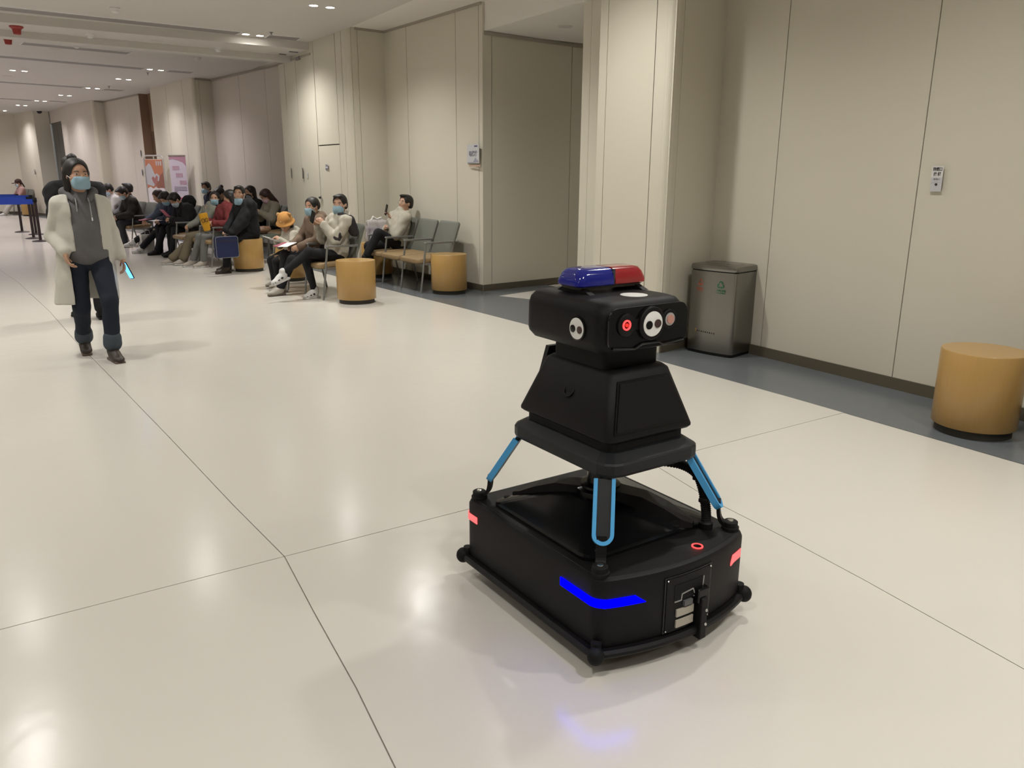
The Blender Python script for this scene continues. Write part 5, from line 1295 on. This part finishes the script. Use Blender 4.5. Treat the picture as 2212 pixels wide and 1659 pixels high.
# ---------------------------------------------------------------- loose things among the seats
def soft(name, label, cat, loc, rz, parts, group=None):
    t = thing(name, label, cat, loc, R(rz), group)
    for nm, fn, m, h, wr in parts:
        F = Field(); fn(F); F.build(nm, m, t, h, wr)
    return t
soft('shoulder_bag', 'black bag standing on the seat between the masked man and woman', 'bag', (3.335, 9.945, .455), 8,
     [('bag_body', lambda F: F.box(V3(0, 0, .19), V3(.09, .035, .15), r=.03), BLACKC, .009, .004), ('strap', lambda F: F.cap(V3(-.07, 0, .34), V3(-.03, 0, .42), .01).cap(V3(-.03, 0, .42), V3(.03, 0, .42), .01).cap(V3(.03, 0, .42), V3(.07, 0, .34), .01), M_RUB, .005, 0)])
M_PLAS = mat('plastic_bag', (.55, .52, .52), rough=.25, alpha=.55); M_PURP = mat('purple_pack', (.20, .17, .28), .6)
soft('plastic_bag', 'translucent plastic bag with purple contents on the shaded drum stool', 'bag', (4.50, 11.25, .507), 0,
     [('bag_film', lambda F: F.box(V3(0, 0, .17), V3(.10, .08, .12), r=.04), M_PLAS, .011, .010), ('contents', lambda F: F.box(V3(0, 0, .12), V3(.10, .07, .07), r=.03), M_PURP, .011, .006),
      ('handle', lambda F: F.cap(V3(-.08, 0, .32), V3(-.04, 0, .37), .013).cap(V3(-.04, 0, .37), V3(.02, 0, .34), .013).cap(V3(.04, .03, .34), V3(.10, .03, .36), .013), M_PAPER, .007, 0)])
soft('coat', 'dark coat heaped on the chair at the near end by the recessed wall', 'coat', (4.27, 15.0, .47), 10,
     [('heap', lambda F: F.ell(V3(.05, 0, .22), V3(.12, .20, .22)).ell(V3(-.02, .10, .12), V3(.14, .14, .12)).ell(V3(.06, -.12, .2), V3(.1, .12, .18)), cloth('slate_green', (.05, .065, .065)), .011, .010)])
soft('handbag', 'brown and tan handbag on the chair behind the man in black', 'bag', (3.50, 13.9, .0), 20,
     [('bag_body', lambda F: F.ell(V3(0, 0, .56), V3(.13, .08, .07)).ell(V3(.1, 0, .57), V3(.05, .06, .05)), mat('bag_brown', (.15, .08, .045), .5), .01, .006)])
t = thing('side_chair', 'single chair under the brown handbag behind the man in black', 'chair', (3.50, 13.9, 0), R(10))
MB().loft([rrect(.42, .40, .05, .42), rrect(.46, .44, .06, .44), rrect(.44, .42, .05, .49)]).build('seat', mat('seat_green', (.09, .10, .08), .5), t)
for a in (-1, 1):
    for b in (-1, 1): MB().cyl((a * .19, b * .18, 0), (a * .17, b * .17, .43), .012).build('leg', M_CHAIRF, t)
t = thing('paper_bag', 'white paper carrier bag standing on the floor between the shoes', 'bag', (2.02, 16.9, 0), R(20))
MB().loft([rrect(.24, .12, .005, 0, 1), rrect(.26, .13, .005, .34, 1)], smooth=False).build('bag_body', M_PAPER, t)
for s in (-1, 1): MB().tube([(-.05, s * .06, .335), (-.04, s * .06, .42), (.04, s * .06, .42), (.05, s * .06, .335)], .004, 6).build('handle', M_PAPER, t)

# ---------------------------------------------------------------- posters
t = thing('poster_stand', 'metal framed poster stand with orange picture of two hands, before the brown doorway', 'poster stand', (2.90, 21.3, 0), R(-46))
fr = MB(); hw = .27
pts = [(-hw, 0, .02), (-hw, 0, 1.80)] + [(-hw + .09 - .09 * math.cos(R(k)), 0, 1.80 + .09 * math.sin(R(k))) for k in range(15, 91, 15)] + [(hw - .09 + .09 * math.sin(R(k)), 0, 1.80 + .09 * math.cos(R(k))) for k in range(0, 91, 15)] + [(hw, 0, .02)]
fr.tube(pts, .016, 8); fr.build('frame', mat('frame_silver', (.55, .53, .52), .35, metal=.6), t)
MB().box((0, 0, .015), (.56, .34, .03), bev=.006).build('foot', M_CHAIRF, t)
MB().box((0, 0, 1.86), (.03, .02, .10)).build('clip', M_CHROME, t)
Fp = Matrix(((1, 0, 0, 0), (0, 0, -1, -.012), (0, 1, 0, 0), (0, 0, 0, 1)))
MB().box((0, 0, .97), (.48, .012, 1.68)).build('board', mat('poster_white', (.62, .58, .60), .6), t)
def flat(name, poly, z, m, parent, F=None): return MB().prism(poly, z, z + .0015, F).build(name, m, parent)
MO = mat('poster_orange', (.42, .16, .09), .6); MOd = mat('poster_rust', (.24, .10, .075), .6); MG = mat('poster_grey', (.42, .41, .43), .6); MH = mat('poster_rose', (.33, .14, .13), .6)
zig = [(-.24, 1.12)] + [(-.24 + .08 * k, 1.12 + (.05 if k % 2 else 0)) for k in range(1, 6)] + [(.24, 1.12)]
flat('picture_ground', zig + [(.24, 1.80), (-.24, 1.80)], -.005, MO, t, Fp)
flat('picture_shade', [(.02, 1.14), (.24, 1.14), (.24, 1.50), (.12, 1.42)], -.003, MOd, t, Fp)
flat('hand_shape', [(-.24, 1.22), (-.06, 1.17), (.04, 1.30), (.0, 1.45), (-.08, 1.66), (-.14, 1.72), (-.24, 1.62)], -.002, MG, t, Fp)
flat('hand_shape', [(.0, 1.28), (.10, 1.30), (.13, 1.42), (.06, 1.48), (-.02, 1.44)], -.001, MG, t, Fp)
flat('heart_shape', [(.01, 1.17), (.06, 1.28), (.08, 1.40), (.03, 1.43), (.0, 1.36), (-.06, 1.41), (-.10, 1.36), (-.06, 1.27)], .001, MH, t, Fp)
for k in range(3): flat('finger_shape', [(.06 + k * .06, 1.66), (.09 + k * .06, 1.66), (.095 + k * .06, 1.76), (.055 + k * .06, 1.76)], .0, MG, t, Fp)
for (a, b, z) in ((-.06, .12, .97), (-.12, .0, .86), (.08, .2, .80)): flat('print_line', [(a, z), (b, z), (b, z + .022), (a, z + .022)], -.005, MH, t, Fp)
t = thing('roll_up_banner', 'pale pink roll-up banner with rows of small print beside the column', 'banner', (3.20, 19.85, 0), R(-64))
MB().box((0, 0, .04), (.66, .14, .08), bev=.01).build('base', M_CHAIRF, t)
MB().cyl((0, .03, .06), (0, .03, 1.86), .012).build('pole', M_CHAIRF, t)
MB().box((0, 0, .97), (.60, .004, 1.80)).build('banner_sheet', mat('banner_pink', (.52, .46, .53), .7), t)
MB().box((0, 0, 1.87), (.62, .02, .025)).build('top_rail', M_CHROME, t)
Fb = Matrix(((1, 0, 0, 0), (0, 0, -1, -.0035), (0, 1, 0, 0), (0, 0, 0, 1)))
MP = mat('banner_rose', (.38, .20, .26), .7); MPR = mat('banner_red', (.42, .03, .07), .7); MPG = mat('banner_ink', (.20, .17, .22), .7)
flat('header_print', [(-.30, 1.86), (-.30, 1.78), (-.18, 1.80), (.05, 1.76), (.20, 1.72), (.30, 1.64), (.30, 1.86)], 0, MP, t, Fb)
for i, (cx_, z) in enumerate(((-.08, 1.60), (.02, 1.44), (.14, 1.28))):
    for k in range(5):
        xx = cx_ - .12 + k * .052; flat('title_print', [(xx, z - .045), (xx + .04, z - .045), (xx + .04, z + .045), (xx, z + .045)], 0, mat('banner_title', (.44, .27, .33), .7), t, Fb)
for k in range(4): flat('print_line', [(-.20, 1.17 - k * .035), (.26 if k < 3 else -.08, 1.17 - k * .035), (.26 if k < 3 else -.08, 1.185 - k * .035), (-.20, 1.185 - k * .035)], 0, MPG, t, Fb)
for k in range(5): flat('print_block', [(-.12 + k * .072, .90), (-.06 + k * .072, .90), (-.06 + k * .072, .945), (-.12 + k * .072, .945)], 0, MPR, t, Fb)
flat('print_block', [(-.15, .76), (-.02, .76), (-.02, .80), (-.15, .80)], 0, MPR, t, Fb); flat('print_block', [(.08, .76), (.26, .76), (.26, .80), (.08, .80)], 0, MPR, t, Fb)

# ---------------------------------------------------------------- barrier posts and blue belts
M_POST = mat('post_brown', (.022, .014, .014), .4); M_BELT = mat('belt_blue', (.012, .045, .32), .7)
def post(x, y, label):
    t = thing('barrier_post', label, 'barrier post', (x, y, 0), 0, 'retractable belt posts')
    MB().lathe([(.17, 0), (.17, .012), (.10, .028), (.03, .04)], 28).build('base', M_POST, t)
    MB().lathe([(.030, .03), (.030, .86)], 20).build('pole', M_POST, t)
    MB().lathe([(.038, .855), (.040, .865), (.040, .935), (.034, .95)], 20).build('belt_head', M_RUB, t)
post(.305, 20.64, 'dark belt post nearest the walking woman, its base lowest in the photo')
post(.19, 21.6, 'dark belt post with its base just left of and behind the nearest post')
post(.27, 23.0, 'dark belt post half hidden behind the front two posts')
post(-.02, 24.07, 'leftmost dark belt post, standing apart')
for i, (x, y) in enumerate(((-2.2, 20.3), (-2.3, 21.3), (-2.3, 22.7), (-2.6, 23.8))): post(x, y, 'belt post outside the left edge of the photo')
def belt(a, b, z, label, hh=.085):
    a, b = Vector((*a, z)), Vector((*b, z)); d = b - a
    tag(MB().box(tuple((a + b) / 2), (d.length - .07, .004, hh), rz=math.atan2(d.y, d.x)).build('barrier_belt', M_BELT), label, 'barrier belt', 'blue barrier belts')
belt((.305, 20.64), (-2.2, 20.3), .865, 'blue barrier belt on the post nearest the walking woman', .11)
belt((.19, 21.6), (-2.3, 21.3), .905, 'second blue barrier belt, just behind the front one')
belt((.27, 23.0), (-2.3, 22.7), .905, 'third blue barrier belt, between the rear posts')
belt((-.02, 24.07), (-2.6, 23.8), .905, 'farthest blue barrier belt on the leftmost post')
